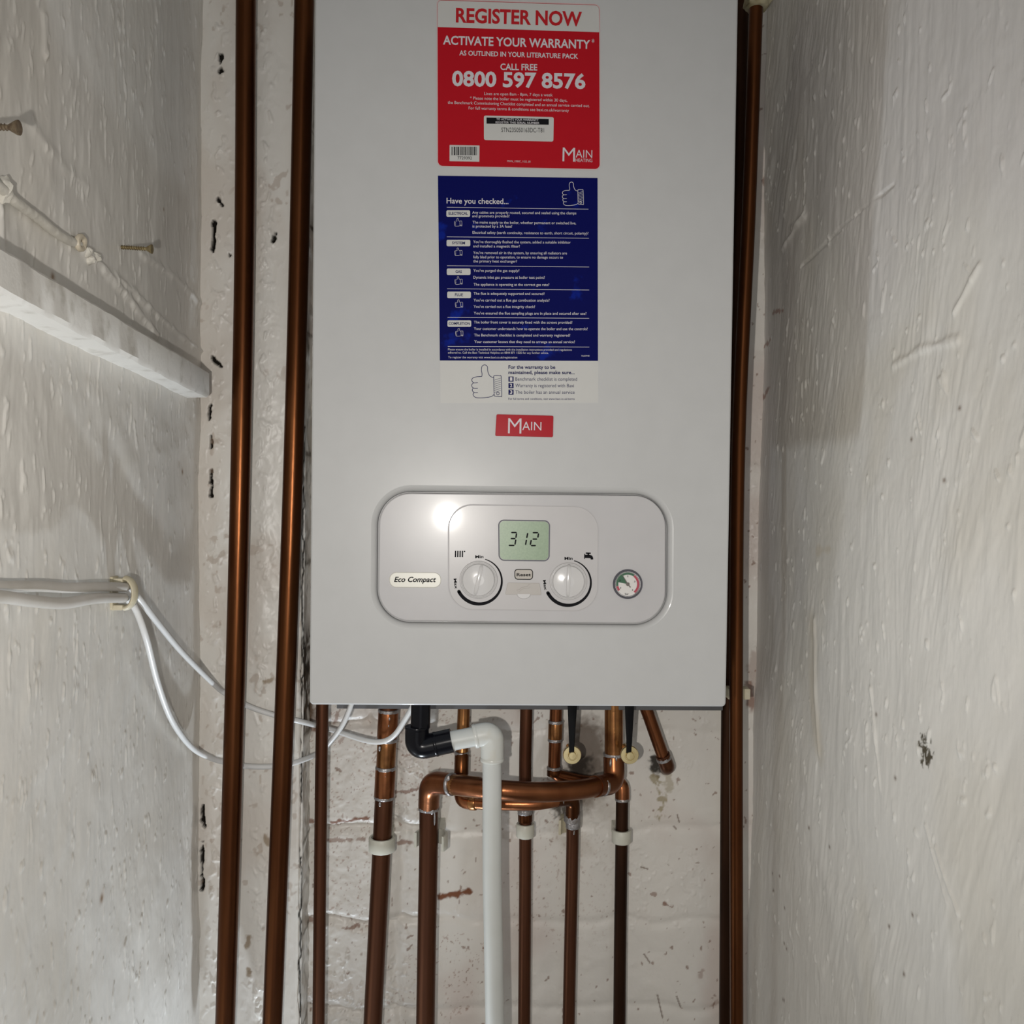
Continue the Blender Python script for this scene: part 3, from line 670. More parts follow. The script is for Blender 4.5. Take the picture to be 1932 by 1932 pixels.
for cc, s, x0, y0, x1, y1 in ((c2, 'Any cables are properly routed, secured and sealed using the clamps', 460, 473, 1575, 480), (c2, 'and grommets provided?', 460, 510, 860, 512),
        (c2, 'The mains supply to the boiler, whether permanent or switched live,', 463, 578, 1572, 587), (c2, 'is protected by a 3A fuse?', 463, 620, 888, 622),
        (c2, 'Electrical safety (earth continuity, resistance to earth, short circuit, polarity)?', 463, 687, 1705, 697), (c2, "You've thoroughly flushed the system, added a suitable inhibitor", 470, 787, 1515, 793),
        (c2, 'and installed a magnetic filter?', 470, 833, 970, 836), (c2, "You've removed air in the system, by ensuring all radiators are", 470, 904, 1475, 909), (c2, 'fully bled prior to operation, to ensure no damage occurs to', 470, 950, 1432, 954),
        (c2, 'the primary heat exchanger?', 470, 994, 940, 997), (c2, "You've purged the gas supply?", 472, 1095, 965, 1097), (c2, 'Dynamic inlet gas pressure at boiler test point?', 472, 1168, 1237, 1170), (c2, 'The appliance is operating at the correct gas rate?', 475, 1244, 1285, 1247),
        (c3, 'The flue is adequately supported and secured?', 475, 92, 1235, 95), (c3, "You've carried out a flue gas combustion analysis?", 475, 163, 1288, 165), (c3, "You've carried out a flue integrity check?", 475, 232, 1133, 234),
        (c3, "You've ensured the flue sampling plugs are in place and secured after use?", 477, 302, 1683, 306), (c3, 'The boiler front cover is securely fixed with the screws provided?', 478, 399, 1532, 402),
        (c3, 'Your customer understands how to operate the boiler and use the controls?', 478, 468, 1697, 471), (c3, 'The Benchmark checklist is completed and warranty registered?', 480, 538, 1510, 540), (c3, 'Your customer knows that they need to arrange an annual service?', 482, 608, 1560, 610)):
    text(bm, s, *cc(x0, y0), *cc(x1, y1), 4.9, S2, .004)
text(bm, 'Please ensure the boiler is installed in accordance with the installation instructions provided and regulations', *c3(200, 687), *c3(1527, 692), 3.8, S2)
text(bm, 'adhered to. Call the Baxi Technical Helpline on 0844 871 1525 for any further advice.', *c3(200, 722), *c3(1278, 725), 3.8, S2)
text(bm, 'To register the warranty visit www.baxi.co.uk/registration', *c3(202, 772), *c3(942, 774), 3.8, S2); text(bm, '7660948', *c3(1628, 754), *c3(1716, 754), 2.6, S2)
obj('white_lettering', fix_front(bm), M['whiteink'], st, smooth=False); bm = bmesh.new(); thumb(bm, *c2(1425, 133), *c2(1652, 385), .9, S2); obj('thumb_drawing', fix_front(bm), M['whiteink'], st, smooth=False)
PT = [(396.8, 842.2), (452.4, 842.6), (506.6, 843), (550.2, 843.8), (604.4, 844.3)]
for y, x in PT: bm = bmesh.new(); thumb(bm, x+15, y+15.2, x+29.3, y+30, .55, S2, False); obj('thumb_drawing', fix_front(bm), M['whiteink'], st, smooth=False)
for y, x in PT: obj('heading_tab', plate(quad(x, y, x+44.7, y+12.2), 2.6, S2, .0002), M['paper'], st)
bm = bmesh.new()
for s, x0, x1, y in (('ELECTRICAL', 846.4, 882.7, 404.9), ('SYSTEM', 852.8, 877.3, 460.7), ('GAS', 859.3, 871.3, 514.9), ('FLUE', 858.4, 873.4, 558.4), ('COMPLETION', 846.6, 886.6, 612.6)): b_ = bmesh.new(); text(b_, s, x0, y, x1, y+.3, 4.9, S3, .02); obj('heading_lettering', fix_front(b_), M['blueink'], st, smooth=False)
text(bm, 'For the warranty to be', *c3(848, 885), *c3(1350, 886), 6.5, S1, .022); text(bm, 'maintained, please make sure...', *c3(848, 942), *c3(1557, 943), 6.5, S1, .022)
for k, (s, x1) in enumerate((('Benchmark checklist is completed', 1583), ('Warranty is registered with Baxi', 1550), ('The boiler has an annual service', 1557))):
    y = 968+70*k; b_ = bmesh.new(); poly(b_, [c3(848, y), c3(903, y), c3(903, y+55), c3(848, y+55)], S1); obj('number_tab', fix_front(b_), M['blueink'], st, smooth=False); text(bm, s, *c3(922, y+44), *c3(x1, y+45), 6.3, S1, -.002)
text(bm, 'For full terms and conditions, visit www.baxi.co.uk/terms', *c3(848, 1217), *c3(1557, 1218), 3.7, S1, .006)
obj('navy_lettering', fix_front(bm), M['blueink'], st, smooth=False)
bm = bmesh.new(); thumb(bm, *c3(453, 843), *c3(776, 1197), 1.1, S1); obj('thumb_drawing', fix_front(bm), M['blueink'], st, smooth=False)
bm = bmesh.new()
for k in range(3): text(bm, '123'[k], *c3(863, 968+70*k+44), *c3(890, 968+70*k+44), 6.2, S2, .025)
obj('tab_numbers', fix_front(bm), M['whiteink'], st, smooth=False)
# maker's badge
MB_ = (c3(720, 1372), c3(1330, 1388), c3(1325, 1618), c3(706, 1605))
st = obj('maker_badge', plate(MB_, 2.5, .0012, .0016, .0004), M['redbadge'], boiler, label='small red maker badge above the control panel')
bm = bmesh.new(); text(bm, 'M', *c3(843, 1578), *c3(985, 1581), 29, .0013, -.008); text(bm, 'AIN', *c3(996, 1542), *c3(1200, 1546), 16, .0013, -.004); obj('lettering', fix_front(bm), M['whiteink'], st, smooth=False)

# ================================================================== PIPES
def path(pts): return [P(x, y, Y) for x, y, Y in pts]
ZLO = 1970                                     # pipes run on below the picture
GP = 'copper pipes in the cupboard'
def straight(name, pts, r, m, label):
    p = smooth_path(path(pts), 6)
    p[-1] = p[-1]; return tube_obj(name, p, r, m, None, 24, label=label, cat='pipe', group=GP)
R22, R15 = .011, .0075
straight('copper_pipe', [(466, -60, 1.068), (464, 0, 1.068), (461, 480, 1.068), (451.6, 980, 1.068), (437.6, 1500, 1.068), (424.7, 1932, 1.068), (421, 2050, 1.068)], R22, M['copper'], 'tall thick copper pipe nearest the left wall, running full height')
straight('copper_pipe', [(575.5, -60, 1.068), (574, 0, 1.068), (564, 480, 1.068), (550, 980, 1.068), (530.5, 1500, 1.068), (513.5, 1932, 1.068), (509, 2050, 1.068)], R22, M['copper'], 'tall thick copper pipe just left of the boiler, running full height')
straight('copper_pipe', [(610, 1200, 1.10), (608, 1340, 1.10), (605.7, 1500, 1.10), (601, 1932, 1.10), (600, 2050, 1.10)], .0072, M['copper2'], 'thin plain brown pipe below the boiler, leftmost of those under it')
straight('copper_pipe', [(1401.5, -60, 1.115), (1400, 40, 1.115), (1390, 500, 1.115), (1380, 900, 1.115), (1373, 1340, 1.115), (1369, 1932, 1.115), (1368, 2050, 1.115)], .0078, M['copperd'], 'thin pipe, coloured dark for the boiler shade, tucked behind the boiler right edge')  # boiler's shade on this pipe is put into its copper colour
straight('copper_pipe', [(1426.5, 16, 1.05), (1413, 400, 1.05), (1393.5, 840, 1.05), (1389, 1300, 1.05), (1390, 1932, 1.05), (1390, 2050, 1.05)], R15, M['copper'], 'thin reddish copper pipe in the right corner, full height')

def ring(name, c, d, r, parent, m=None, L=.004, wob=.05, **k):
    c, d = Vector(c), Vector(d).normalized(); return sleeve(name, c-d*L/2, c+d*L/2, r, m or M['solder'], parent, .0014, wob, **k)
def at(p, q, t): return Vector(p).lerp(Vector(q), t)
# A: thick pipe at the left with couplings
t = thing('copper_pipe', 'thick copper pipe with two long couplings dropping from the boiler left side', 'pipe', P(703, 2050, 1.118), GP)
pa = path([(734, 1250, 1.118), (733, 1340, 1.118), (725, 1500, 1.118), (718, 1640, 1.118), (703, 1932, 1.118), (699, 2050, 1.118)])
tube_obj('pipe', smooth_path(pa), R22, M['copper2'], t, 24)
def on(a, y, Y):                                # a point on the straight between picture points a[0], a[1]
    (x0, y0), (x1, y1) = a; return P(x0+(x1-x0)*(y-y0)/(y1-y0), y, Y)
la = ((733, 1340), (725, 1500)); lb = ((725, 1500), (718, 1640))
sleeve('coupling', on(la, 1339, 1.118), on(la, 1392, 1.118), .0121, M['copperb'], t); sleeve('coupling', on(la, 1448, 1.118), on(la, 1504, 1.118), .0121, M['copperb'], t)
sleeve('copper_sleeve', on(la, 1396, 1.118), on(la, 1446, 1.118), .0114, M['copperg'], t)
for y in (1341, 1396, 1449, 1504): ring('solder_ring', on(la, y, 1.118), Vector((0.03, 0, 1)), .0123, t, L=.0042)
for y, o in ((1512, -6), (1352, 4), (1365, 3), (1408, -12), (1460, 2)):
    c = on(la, y, 1.118)+Vector((o*.0006, -.0108, 0)); b = bmesh.new(); bmesh.ops.create_icosphere(b, subdivisions=2, radius=1)
    for v in b.verts: v.co = c+Vector((v.co.x*.0016, v.co.y*.0012, v.co.z*.0032))
    obj('solder_drip', b, M['solder'], t)
# B: thick pipe that crosses in front of the others
t = thing('copper_pipe', 'thick copper pipe bending across in front of the others below the boiler', 'pipe', P(803, 2050, 1.10), GP)
pb = fillet(path([(1157, 1250, 1.11), (1158, 1340, 1.11), (1158, 1468, 1.105)]), .01)
tube_obj('pipe', pb, R22, M['copperg'], t, 24)
el = fillet(path([(1158, 1428, 1.108), (1159, 1478, 1.10), (1122, 1484, 1.072)]), .020, 10)
e = tube_obj('elbow', el, .0124, M['copperm'], t, 24)
hz = smooth_path(path([(1140, 1478, 1.082), (1110, 1487, 1.066), (1060, 1493, 1.047), (1000, 1494, 1.036), (940, 1490, 1.034), (890, 1484.5, 1.044), (850, 1480, 1.06), (840, 1479, 1.066)]), 6)
tube_obj('pipe', hz, R22, M['copperm'], t, 24)
el = fillet(path([(852, 1480, 1.058), (811, 1474, 1.085), (809, 1520, 1.10)]), .026, 12)
tube_obj('elbow', el, .0124, M['copperb'], t, 24)
sleeve('copper_sleeve', P(852, 1480, 1.059), P(905, 1486, 1.041), .0116, M['copperg'], t)
tube_obj('pipe', smooth_path(path([(809, 1510, 1.10), (808.5, 1600, 1.10), (805, 1780, 1.10), (802.6, 1932, 1.10), (801, 2050, 1.10)])), R22, M['copper2'], t, 24)
ring('solder_ring', P(1158, 1423, 1.108), (0, 0, 1), .0126, t); ring('solder_ring', P(1134, 1482, 1.080), P(1120, 1485, 1.072)-P(1140, 1480, 1.086), .0128, t)
ring('solder_ring', P(852, 1480, 1.058), P(870, 1482, 1.05)-P(845, 1480, 1.062), .0128, t); ring('solder_ring', P(809, 1524, 1.10), (0, 0, 1), .0124, t, L=.006)
def drip(t, x, y, Y, w=.0016, h=.0034):
    c = P(x, y, Y); b = bmesh.new(); bmesh.ops.create_icosphere(b, subdivisions=2, radius=1)
    for v in b.verts: v.co = c+Vector((v.co.x*w, v.co.y*.0011, v.co.z*h))
    obj('solder_drip', b, M['solder'], t)
for x, y, Y, w, h in ((1152, 1440, 1.0945, .0016, .005), (1163, 1432, 1.0945, .0012, .003), (846, 1470, 1.051, .002, .004), (815, 1531, 1.089, .0022, .004), (803, 1530, 1.089, .0016, .003), (820, 1545, 1.0895, .0012, .008), (1128, 1490, 1.063, .0026, .003)): drip(t, x, y, Y, w, h)
# C: thin pipe with the low cross run
t = thing('copper_pipe', 'thin copper pipe turning right under the thick bend, blobs of solder at its elbow', 'pipe', P(1073, 2050, 1.12), GP)
tube_obj('pipe', path([(876, 1250, 1.125), (875, 1340, 1.125), (872, 1420, 1.12), (870, 1490, 1.105)]), R15, M['copperg'], t)
sleeve('coupling', P(871.3, 1421, 1.119), P(870.2, 1462, 1.111), .0085, M['copper'], t); ring('solder_ring', P(871, 1421, 1.119), (0, 0, 1), .0088, t)
tube_obj('elbow', fillet(path([(870, 1478, 1.108), (871, 1512, 1.10), (898, 1514, 1.092)]), .013), .0086, M['copperb'], t)
hz = smooth_path(path([(893, 1514, 1.093), (930, 1516, 1.087), (1000, 1517, 1.083), (1040, 1512, 1.088), (1068, 1505, 1.10)]))
tube_obj('pipe', hz, R15, M['copperb'], t)
sleeve('copper_sleeve', P(886, 1514, 1.095), P(899, 1514.4, 1.092), .0089, M['copperg'], t)
tube_obj('elbow', fillet(path([(1048, 1509, 1.092), (1081, 1503, 1.105), (1080, 1548, 1.115)]), .014), .0088, M['copper'], t)
tube_obj('pipe', smooth_path(path([(1080, 1540, 1.115), (1080, 1600, 1.12), (1076, 1780, 1.12), (1073, 1932, 1.12), (1071, 2050, 1.12)])), R15, M['copper2'], t)
ring('solder_ring', P(1080, 1541, 1.114), (0, 0, 1), .0096, t, L=.013, wob=.16); ring('solder_ring', P(1058, 1506, 1.096), (1, .2, 0), .0093, t)
ring('solder_ring', P(1081, 1556, 1.114), (0, 0, 1), .0086, t, L=.008, wob=.16)
for x, y, Y, w, h in ((1076, 1528, 1.1035, .0022, .0035), (1086, 1536, 1.105, .0026, .004), (1083, 1568, 1.1115, .0014, .005), (1060, 1500, 1.090, .0022, .002)): drip(t, x, y, Y, w, h)
# D
t = thing('copper_pipe', 'thin copper pipe straight down behind the bend, right of the white waste pipe', 'pipe', P(989, 2050, 1.125), GP)
tube_obj('pipe', smooth_path(path([(994, 1250, 1.125), (993, 1340, 1.125), (991, 1440, 1.125), (991, 1540, 1.125), (991, 1640, 1.125), (989, 1932, 1.125), (988, 2050, 1.125)])), R15, M['copper2'], t)
sleeve('coupling', P(991, 1521, 1.125), P(991, 1550, 1.125), .0088, M['copper'], t); ring('solder_ring', P(991, 1530, 1.125), (0, 0, 1), .0094, t, L=.007, wob=.14)
# E
t = thing('copper_pipe', 'thin copper pipe passing behind the thick bend then dropping, nearly black below', 'pipe', P(1168, 2050, 1.125), GP)
tube_obj('pipe', fillet(path([(1050, 1250, 1.128), (1049, 1340, 1.128), (1045, 1462, 1.128), (1100, 1474, 1.135), (1152, 1478, 1.135), (1160, 1478, 1.133)]), .012), R15, M['copperm'], t)
le = ((1049, 1340), (1045, 1462))
sleeve('coupling', on(le, 1361, 1.128), on(le, 1399, 1.128), .0086, M['copperg'], t); sleeve('coupling', on(le, 1448, 1.128), on(le, 1464, 1.128), .0086, M['copper'], t)
for y in (1362, 1396, 1449): ring('solder_ring', on(le, y, 1.128), (0, 0, 1), .0089, t)
tube_obj('elbow', fillet(path([(1142, 1477, 1.135), (1174, 1477, 1.128), (1174, 1508, 1.125)]), .015), .0087, M['copperb'], t)
tube_obj('pipe', smooth_path(path([(1174, 1500, 1.125), (1172.5, 1600, 1.125), (1170, 1780, 1.125), (1168.6, 1932, 1.125), (1167, 2050, 1.125)])), R15, M['copperd'], t)
ring('solder_ring', P(1174, 1508, 1.125), (0, 0, 1), .0088, t, L=.004)
# F
t = thing('copper_pipe', 'short slanting copper pipe from the boiler into a hole in the wall', 'pipe', P(1254, 1455, 1.13), GP)
tube_obj('pipe', path([(1190, 1260, 1.11), (1222, 1345, 1.115), (1252, 1430, 1.12)]), R15, M['copperm'], t)
tube_obj('elbow', fillet(path([(1250, 1424, 1.119), (1259, 1447, 1.122), (1257, 1449, 1.165)]), .010), .0088, M['copper2'], t)
ring('solder_ring', P(1252.5, 1431, 1.12), P(1252, 1430, 1.12)-P(1222, 1345, 1.115), .0090, t, L=.006)

# waste pipe
wp = thing('waste_pipe', 'white plastic waste pipe hanging from a black bend under the boiler', 'pipe', P(934, 2050, 1.01))
bl = fillet(path([(795, 1290, 1.0), (793, 1372, 1.0)]), .01)
tube_obj('black_stub', bl, .0104, M['blackp'], wp, 24, label='black plastic')
be = fillet(path([(787, 1372, 1.0), (786, 1412, 1.0), (853, 1397, 1.0)]), .019, 12)
k = tube_obj('black_bend', be, .0127, M['blackp'], wp, 28, label='glossy black plastic bend')
ring('collar', P(787, 1373, 1.0), (0, 0, 1), .0131, k, M['blackp'], .004, 0); ring('collar', P(822, 1404, 1.0), P(853, 1397, 1.0)-P(822, 1404, 1.0), .0131, k, M['blackp'], .004, 0)
tube_obj('cross_pipe', path([(846, 1399, 1.0), (915, 1386, 1.005)]), .0104, M['pvc'], wp, 24)
tube_obj('elbow', fillet(path([(893, 1389.5, 1.004), (929, 1382, 1.006), (928.5, 1434, 1.008)]), .011, 8), .0124, M['pvc_old'], wp, 28)
ring('elbow_collar', P(897, 1389, 1.004), P(930, 1382, 1.006)-P(893, 1390, 1.004), .0129, wp, M['pvc_old'], .004, 0); ring('elbow_collar', P(928.5, 1433, 1.008), (0, 0, 1), .0129, wp, M['pvc_old'], .004, 0)
tube_obj('down_pipe', smooth_path(path([(928.3, 1425, 1.008), (928.5, 1640, 1.01), (931, 1780, 1.01), (933.6, 1932, 1.01), (935, 2050, 1.01)])), .0103, M['pvc'], wp, 28)

# isolating valves
for x, lab in ((1078.8, 'black lever with round brass nut, left of the thick copper drop'), (1186.8, 'black lever with round brass nut, right of the thick copper drop')):
    v = thing('valve_handle', lab, 'valve', P(x, 1440, 1.06), 'black levers under the boiler')
    c = P(x, 1422.5, 1.062); bm = bmesh.new()
    for prof in (((.0015, 0), (.0100, 0), (.0104, -.001), (.0104, -.0045), (.0098, -.0055), (.0060, -.0056), (.0058, -.0050), (.0046, -.0050), (.0045, -.0078), (.0040, -.0086), (.0008, -.0087)),):
        rings = [[bm.verts.new((c.x+r*math.cos(2*PI*q/40), c.y+h, c.z+r*math.sin(2*PI*q/40))) for q in range(40)] for r, h in prof]
        for p, q in zip(rings, rings[1:]):
            for i in range(40): bm.faces.new((p[i], p[(i+1) % 40], q[(i+1) % 40], q[i]))
        bm.faces.new(rings[0]); bm.faces.new(rings[-1])
    obj('brass_nut', bm, M['brass'], v, label='brass')
    bm = bmesh.new(); pr = []
    for y, w, dx, dp in ((1300, 9.5, 1, 1.056), (1340, 8.6, 1, 1.056), (1380, 6.6, .5, 1.056), (1408, 5.2, .2, 1.056), (1420, 5.2, 0, 1.056), (1426, 4, 0, 1.056)):
        pr.append([bm.verts.new(P(x+dx-w, y, dp-.0012)), bm.verts.new(P(x+dx+w*.85, y, dp-.0012)), bm.verts.new(P(x+dx+w, y, dp+.004)), bm.verts.new(P(x+dx-w, y, dp+.004))])
    for p, q in zip(pr, pr[1:]):
        for i in range(4): bm.faces.new((p[i], p[(i+1) % 4], q[(i+1) % 4], q[i]))
    bm.faces.new(pr[0]); bm.faces.new(pr[-1]); bmesh.ops.bevel(bm, geom=bm.edges[:], offset=.0006, segments=1, affect='EDGES')
    obj('lever', bm, M['lever'], v, label='black')
    bm = bmesh.new(); tube(bm, [c+Vector((0, -.001, 0)), c+Vector((0, .030, 0))], .0042, 16); obj('spindle', bm, M['brass'], v)

# pipe clips
GC = 'white clips holding the pipes below the boiler'
def ring_clip(px, py, Y, r, hgt, lab, m='clip', opening=None):
    c = P(px, py, Y); t = thing('pipe_clip', lab, 'clip', (c.x, YB-.005, c.z-hgt/2), GC)
    bm = bmesh.new(); n = 40
    a0, a1 = (-PI/2-PI*.999, -PI/2+PI*.999) if opening is None else opening
    ri, ro = r+.0004, r+.0034; rings = []
    for k in range(n+1):
        a = a0+(a1-a0)*k/n; ca, sa = math.cos(a), math.sin(a)
        rings.append([bm.verts.new((c.x+q*ca, c.y+q*sa, c.z+h)) for q, h in ((ri, -hgt/2), (ro-.0006, -hgt/2), (ro, -hgt/2+.0008), (ro, hgt/2-.0008), (ro-.0006, hgt/2), (ri, hgt/2))])
    for p, q in zip(rings, rings[1:]):
        for i in range(6): bm.faces.new((p[i], p[(i+1) % 6], q[(i+1) % 6], q[i]))
    bm.faces.new(rings[0]); bm.faces.new(rings[-1])
    obj('band', bm, M[m], t)
    bm = box(bmesh.new(), (c.x-r*.9, c.y+r+.001, c.z-hgt/2+.0005), (c.x+r*.9, YB+.001, c.z+hgt/2-.0005), .0008); obj('base', bm, M[m], t)
ring_clip(720.5, 1592, 1.118, R22+.0012, .0165, 'wide white clip around the thick pipe with couplings')
ring_clip(813, 1586, 1.105, .0165, .0175, 'open white clip behind the thick crossing pipe', opening=(-PI*.22, PI*.98))
ring_clip(991, 1566, 1.125, R15, .0160, 'small white clip on the thin pipe right of the waste pipe')
ring_clip(1172.5, 1577, 1.125, R15+.0008, .0155, 'small white clip on the nearly black pipe')
ring_clip(1074, 1562, 1.135, R15+.002, .018, 'stained clip behind the solder-blobbed pipe', m='clip_old', opening=(PI*.02, PI*.98))
c = P(1391, 1306, 1.09); t = thing('pipe_clip', 'cream clip block behind the thin corner pipe by the boiler bottom right', 'clip', (c.x, YB-.005, c.z-.006), GC)
obj('base', box(bmesh.new(), (P(1370, 1300, 1.09).x, 1.078, P(1391, 1316, 1.09).z), (P(1410.5, 1300, 1.09).x, 1.098, P(1391, 1296, 1.09).z), .001), M['clip_old'], t)
obj('stem', box(bmesh.new(), (P(1391, 1300, 1.1).x, 1.098, P(1391, 1313, 1.09).z), (P(1402, 1300, 1.1).x, YB+.002, P(1391, 1299, 1.09).z), .001), M['clip_old'], t)
# lump at the head of the corner pipe
bm = bmesh.new(); bmesh.ops.create_icosphere(bm, subdivisions=4, radius=1); c = P(1431, -8, 1.06)
from mathutils import noise as mn
for v in bm.verts:
    d = v.co.copy(); s = 1+.16*mn.noise(d*2.2)+.08*mn.noise(d*6)
    v.co = c+Vector((math.copysign(abs(d.x)**.7, d.x)*.0140, math.copysign(abs(d.y)**.7, d.y)*.018, math.copysign(abs(d.z)**.6, d.z)*.0165))*s
obj('plaster_lump', bm, M['foam'], None, label='yellowed plaster lump at the top of the thin right corner pipe', cat='plaster')

# ================================================================== LEFT WALL THINGS
# batten
bt = bmesh.new(); N = 60; BP = .024
top = lambda Yw: None
e0, e1 = PX(-60, 428, XL+BP), PX(394, 701, XL+BP)
z0, z1 = e0.z, e1.z
def batten_h(U, V): return (fbm(U, V, 30, 60, 171, 3)-.5)*.002
def batten_bm():
    bm = bmesh.new(); rings = []
    for k in range(N+1):
        t = k/N; Y = e0.y+(e1.y-e0.y)*t; zt = z0+(z1-z0)*t; nz = lambda s: (mn.noise(Vector((Y*30, s*3.1, 0)))+.5*mn.noise(Vector((Y*110, s*3.1, 4))))*.0011
        hgt = .0285
        pr = [(-.006, 0), (BP-.002, .0), (BP, -.002), (BP+.0005, -hgt+.003), (BP-.002, -hgt), (.0, -hgt-.001), (-.006, -hgt-.002)]
        rings.append([bm.verts.new((XL+x+nz(i+1)*.6, Y, zt+z+nz(i))) for i, (x, z) in enumerate(pr)])
    for p, q in zip(rings, rings[1:]):
        for i in range(7): bm.faces.new((p[i], p[(i+1) % 7], q[(i+1) % 7], q[i]))
    bm.faces.new(rings[0]); bm.faces.new(rings[-1][::-1]); return bm
bt_ = thing('shelf_batten', 'white painted wooden batten fixed along the left wall', 'batten', (XL, e1.y, z1-.03))
obj('board', batten_bm(), mat('batten_paint', tuple(PAINT*1.02), .35, col2=(.52, .49, .43), nscale=60, bump=.3, bscale=150, ramp=(.55, .8)), bt_)
# filler fillet under the batten
pts = [(PX(x, y, XL+.004)) for x, y in ((-40, 525), (20, 548), (60, 575), (150, 632), (230, 672), (330, 722), (378, 742))]
tube_obj('filler_bead', smooth_path(pts, 8), .0055, M['paintlump'], bt_, 12, wob=.35)

# screws
def screw(px0, px1, py0, py1, Y, r, m, lab):
    a, b = P(px0, py0, Y), P(px1, py1, Y); a.x = XL-.003; d = (b-a); L = d.length; d.normalize()
    t = thing('screw', lab, 'screw', a, 'screws sticking out of the left wall')
    n = 120; bm = bmesh.new(); pts = []; rs = []
    body = L*.86
    tube(bm, [a+d*(body*k/n) for k in range(n+1)], [r*.78]*(n+1), 12)
    # thread ridge
    seg = 14; turns = int(body/.0021); ring_ = []
    for k in range(turns*seg+1):
        f = k/seg; x = f*.0021+.0005; ang = 2*PI*f; u = d.orthogonal().normalized(); w = d.cross(u); nn = u*math.cos(ang)+w*math.sin(ang); p = a+d*x
        ring_.append([bm.verts.new(p+nn*r*.7-d*.0005), bm.verts.new(p+nn*r*1.12), bm.verts.new(p+nn*r*.7+d*.0005)])
    for p, q in zip(ring_, ring_[1:]):
        for i in range(2): bm.faces.new((p[i], p[i+1], q[i+1], q[i]))
    obj('shank', bm, m, t)
    bm = bmesh.new(); tube(bm, [a+d*L*.84, a+d*L*.97, a+d*L, a+d*(L+.0004)], [r*.85, r*2.15, r*2.2, r*1.6], 20); 
    obj('head', bm, m, t)
screw(-60, 36, 236, 241, .60, .0021, M['screw_rust'], 'rusty screw at the left edge, above the batten')
screw(232, 287, 466, 470, .858, .0019, M['screw'], 'yellowish threaded screw sticking out above the batten, near the corner')
# old cable painted into the wall
p = [PX(x, y, XL+.0035) for x, y in ((-30, 330), (10, 362), (30, 382), (70, 410), (110, 442), (148, 462))]
t = thing('painted_cable', 'old cable painted over along the left wall, above the batten', 'cable', PX(148, 470, XL))
tube_obj('cable', smooth_path(p, 8), .0036, M['paintlump'], t, 12, wob=.08)
for x, y, sx, sz in ((8, 358, .006, .009), (160, 474, .005, .005), (176, 484, .005, .004), (165, 490, .004, .004)):
    bm = bmesh.new(); b = bmesh.ops.create_icosphere(bm, subdivisions=3, radius=1)['verts']; c = PX(x, y, XL+.002)
    for v in b: d = v.co.copy(); v.co = c+Vector((d.x*.006, d.y*sx, d.z*sz))*(1+.3*mn.noise(d*2+Vector((x, 0, 0))))
    obj('paint_lump', bm, M['paintlump'], t)
lp = [PX(152+8*math.sin(s)*(1 if s < PI else .8), 458-12*math.cos(s), XL+.006) for s in np.linspace(.9*PI, 2.75*PI, 14)]
tube_obj('old_clip', lp, .0024, mat('old_yellow_paint', (.62, .55, .43), .4), t, 10, wob=.2)

# cable clip on the left wall
c = PX(212, 1112, XL); t = thing('cable_clip', 'yellowed plastic cable clip fixed to the left wall', 'clip', (XL, c.y, c.z-.02))
zc = c.z; yc = c.y
Lx = P(252, 1112, yc).x-XL
tp = lambda px, py: P(px, py, yc)
bm = bmesh.new(); box(bm, (XL-.002, yc-.006, tp(200, 1108).z), (tp(236, 1096).x, yc+.006, tp(200, 1090).z), .0012); box(bm, (XL-.002, yc-.006, tp(200, 1150).z), (tp(236, 1096).x, yc+.006, tp(200, 1140).z), .0012)
box(bm, (XL-.002, yc-.007, tp(200, 1147).z), (XL+.003, yc+.007, tp(200, 1087).z), .001)
obj('base', bm, M['clip_old'], t)
bm = bmesh.new(); cc = tp(236, 1119)
arcp = [Vector((cc.x+.0085*math.cos(s), yc, cc.z+.0132*math.sin(s))) for s in np.linspace(-.5*PI, .5*PI, 14)]
tube(bm, arcp, .0024, 14)
for v in bm.verts: v.co.y = yc+(v.co.y-yc)*2.6
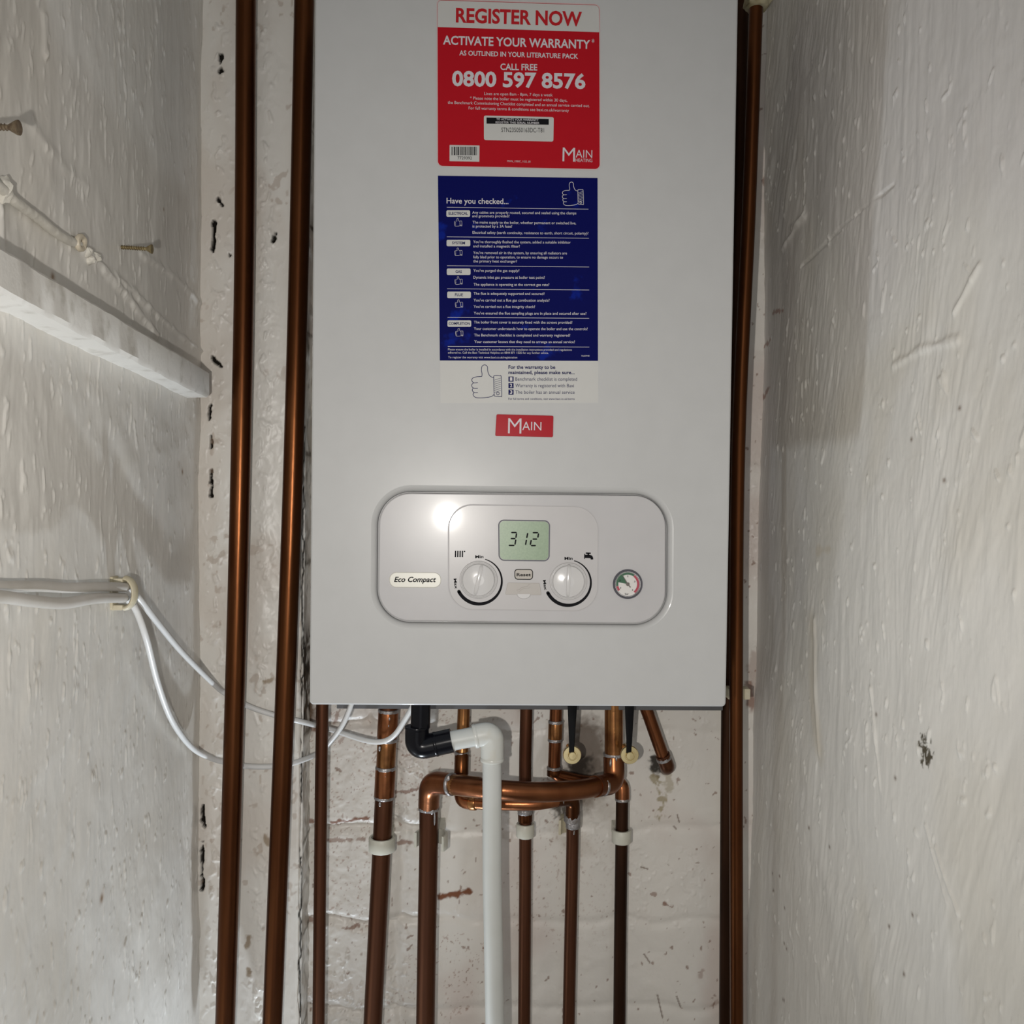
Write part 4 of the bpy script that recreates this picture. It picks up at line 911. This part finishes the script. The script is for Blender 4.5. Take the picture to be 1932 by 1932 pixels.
obj('hook', bm, M['clip_old'], t)
# cables
def cable(pts, rs, lab, mats, split):
    p = smooth_path([Vector(q) for q in pts], 10)
    n = len(p); k = split*10
    t = thing('cable', lab, 'cable', p[k], 'white cables looping behind the pipes')
    r0, r1 = rs
    tube_obj('grey_sheath', p[:k+1], r0, mats[0], t, 14, label='older grey sheathed length')
    tube_obj('white_lead', p[k:], [r1], mats[1], t, 14)
    return t
w = lambda px, py, X: PX(px, py, X)
cable([w(-60, 1104, XL+.012), w(0, 1107, XL+.012), w(70, 1106, XL+.012), w(130, 1109, XL+.013), w(190, 1107, XL+.015), P(236, 1108, yc-.004), P(245, 1110, yc+.011),
       P(266, 1134, .869), P(300, 1178, .92), P(345, 1232, .99), P(405, 1292, 1.073), P(428, 1310, 1.0895), P(470, 1333, 1.0895), P(520, 1350, 1.0895), P(562, 1360, 1.0905), P(605, 1371, 1.119), P(640, 1381, 1.119), P(690, 1397, 1.098), P(722, 1399, 1.088), P(745, 1386, 1.08), P(765, 1356, 1.07), P(783, 1325, 1.06), P(790, 1305, 1.06)],
      (.0040, .0031), 'upper white cable, rising past the black bend into the boiler', (M['cable_old'], M['cable']), 5)
cable([w(-60, 1129, XL+.021), w(0, 1126, XL+.021), w(60, 1134, XL+.021), w(120, 1138, XL+.021), w(180, 1129, XL+.020), P(233, 1128, yc-.006), P(240, 1130, yc+.010),
       P(257, 1152, .864), P(276, 1205, .88), P(298, 1290, .93), P(325, 1360, .98), P(362, 1410, 1.045), P(400, 1431, 1.078), P(436, 1440, 1.089), P(470, 1446, 1.0895), P(515, 1446, 1.0895), P(552, 1440, 1.0895), P(600, 1421, 1.118), P(628, 1393, 1.110), P(648, 1364, 1.102), P(664, 1325, 1.095), P(668, 1300, 1.095)],
      (.0043, .0031), 'lower white cable, sagging in a long loop to the boiler left side', (M['cable_old'], M['cable']), 5)

C.objects.unlink(_fo); bpy.data.objects.remove(_fo)
for o in bpy.data.objects:
    if o.type == 'EMPTY': o.empty_display_size = .01
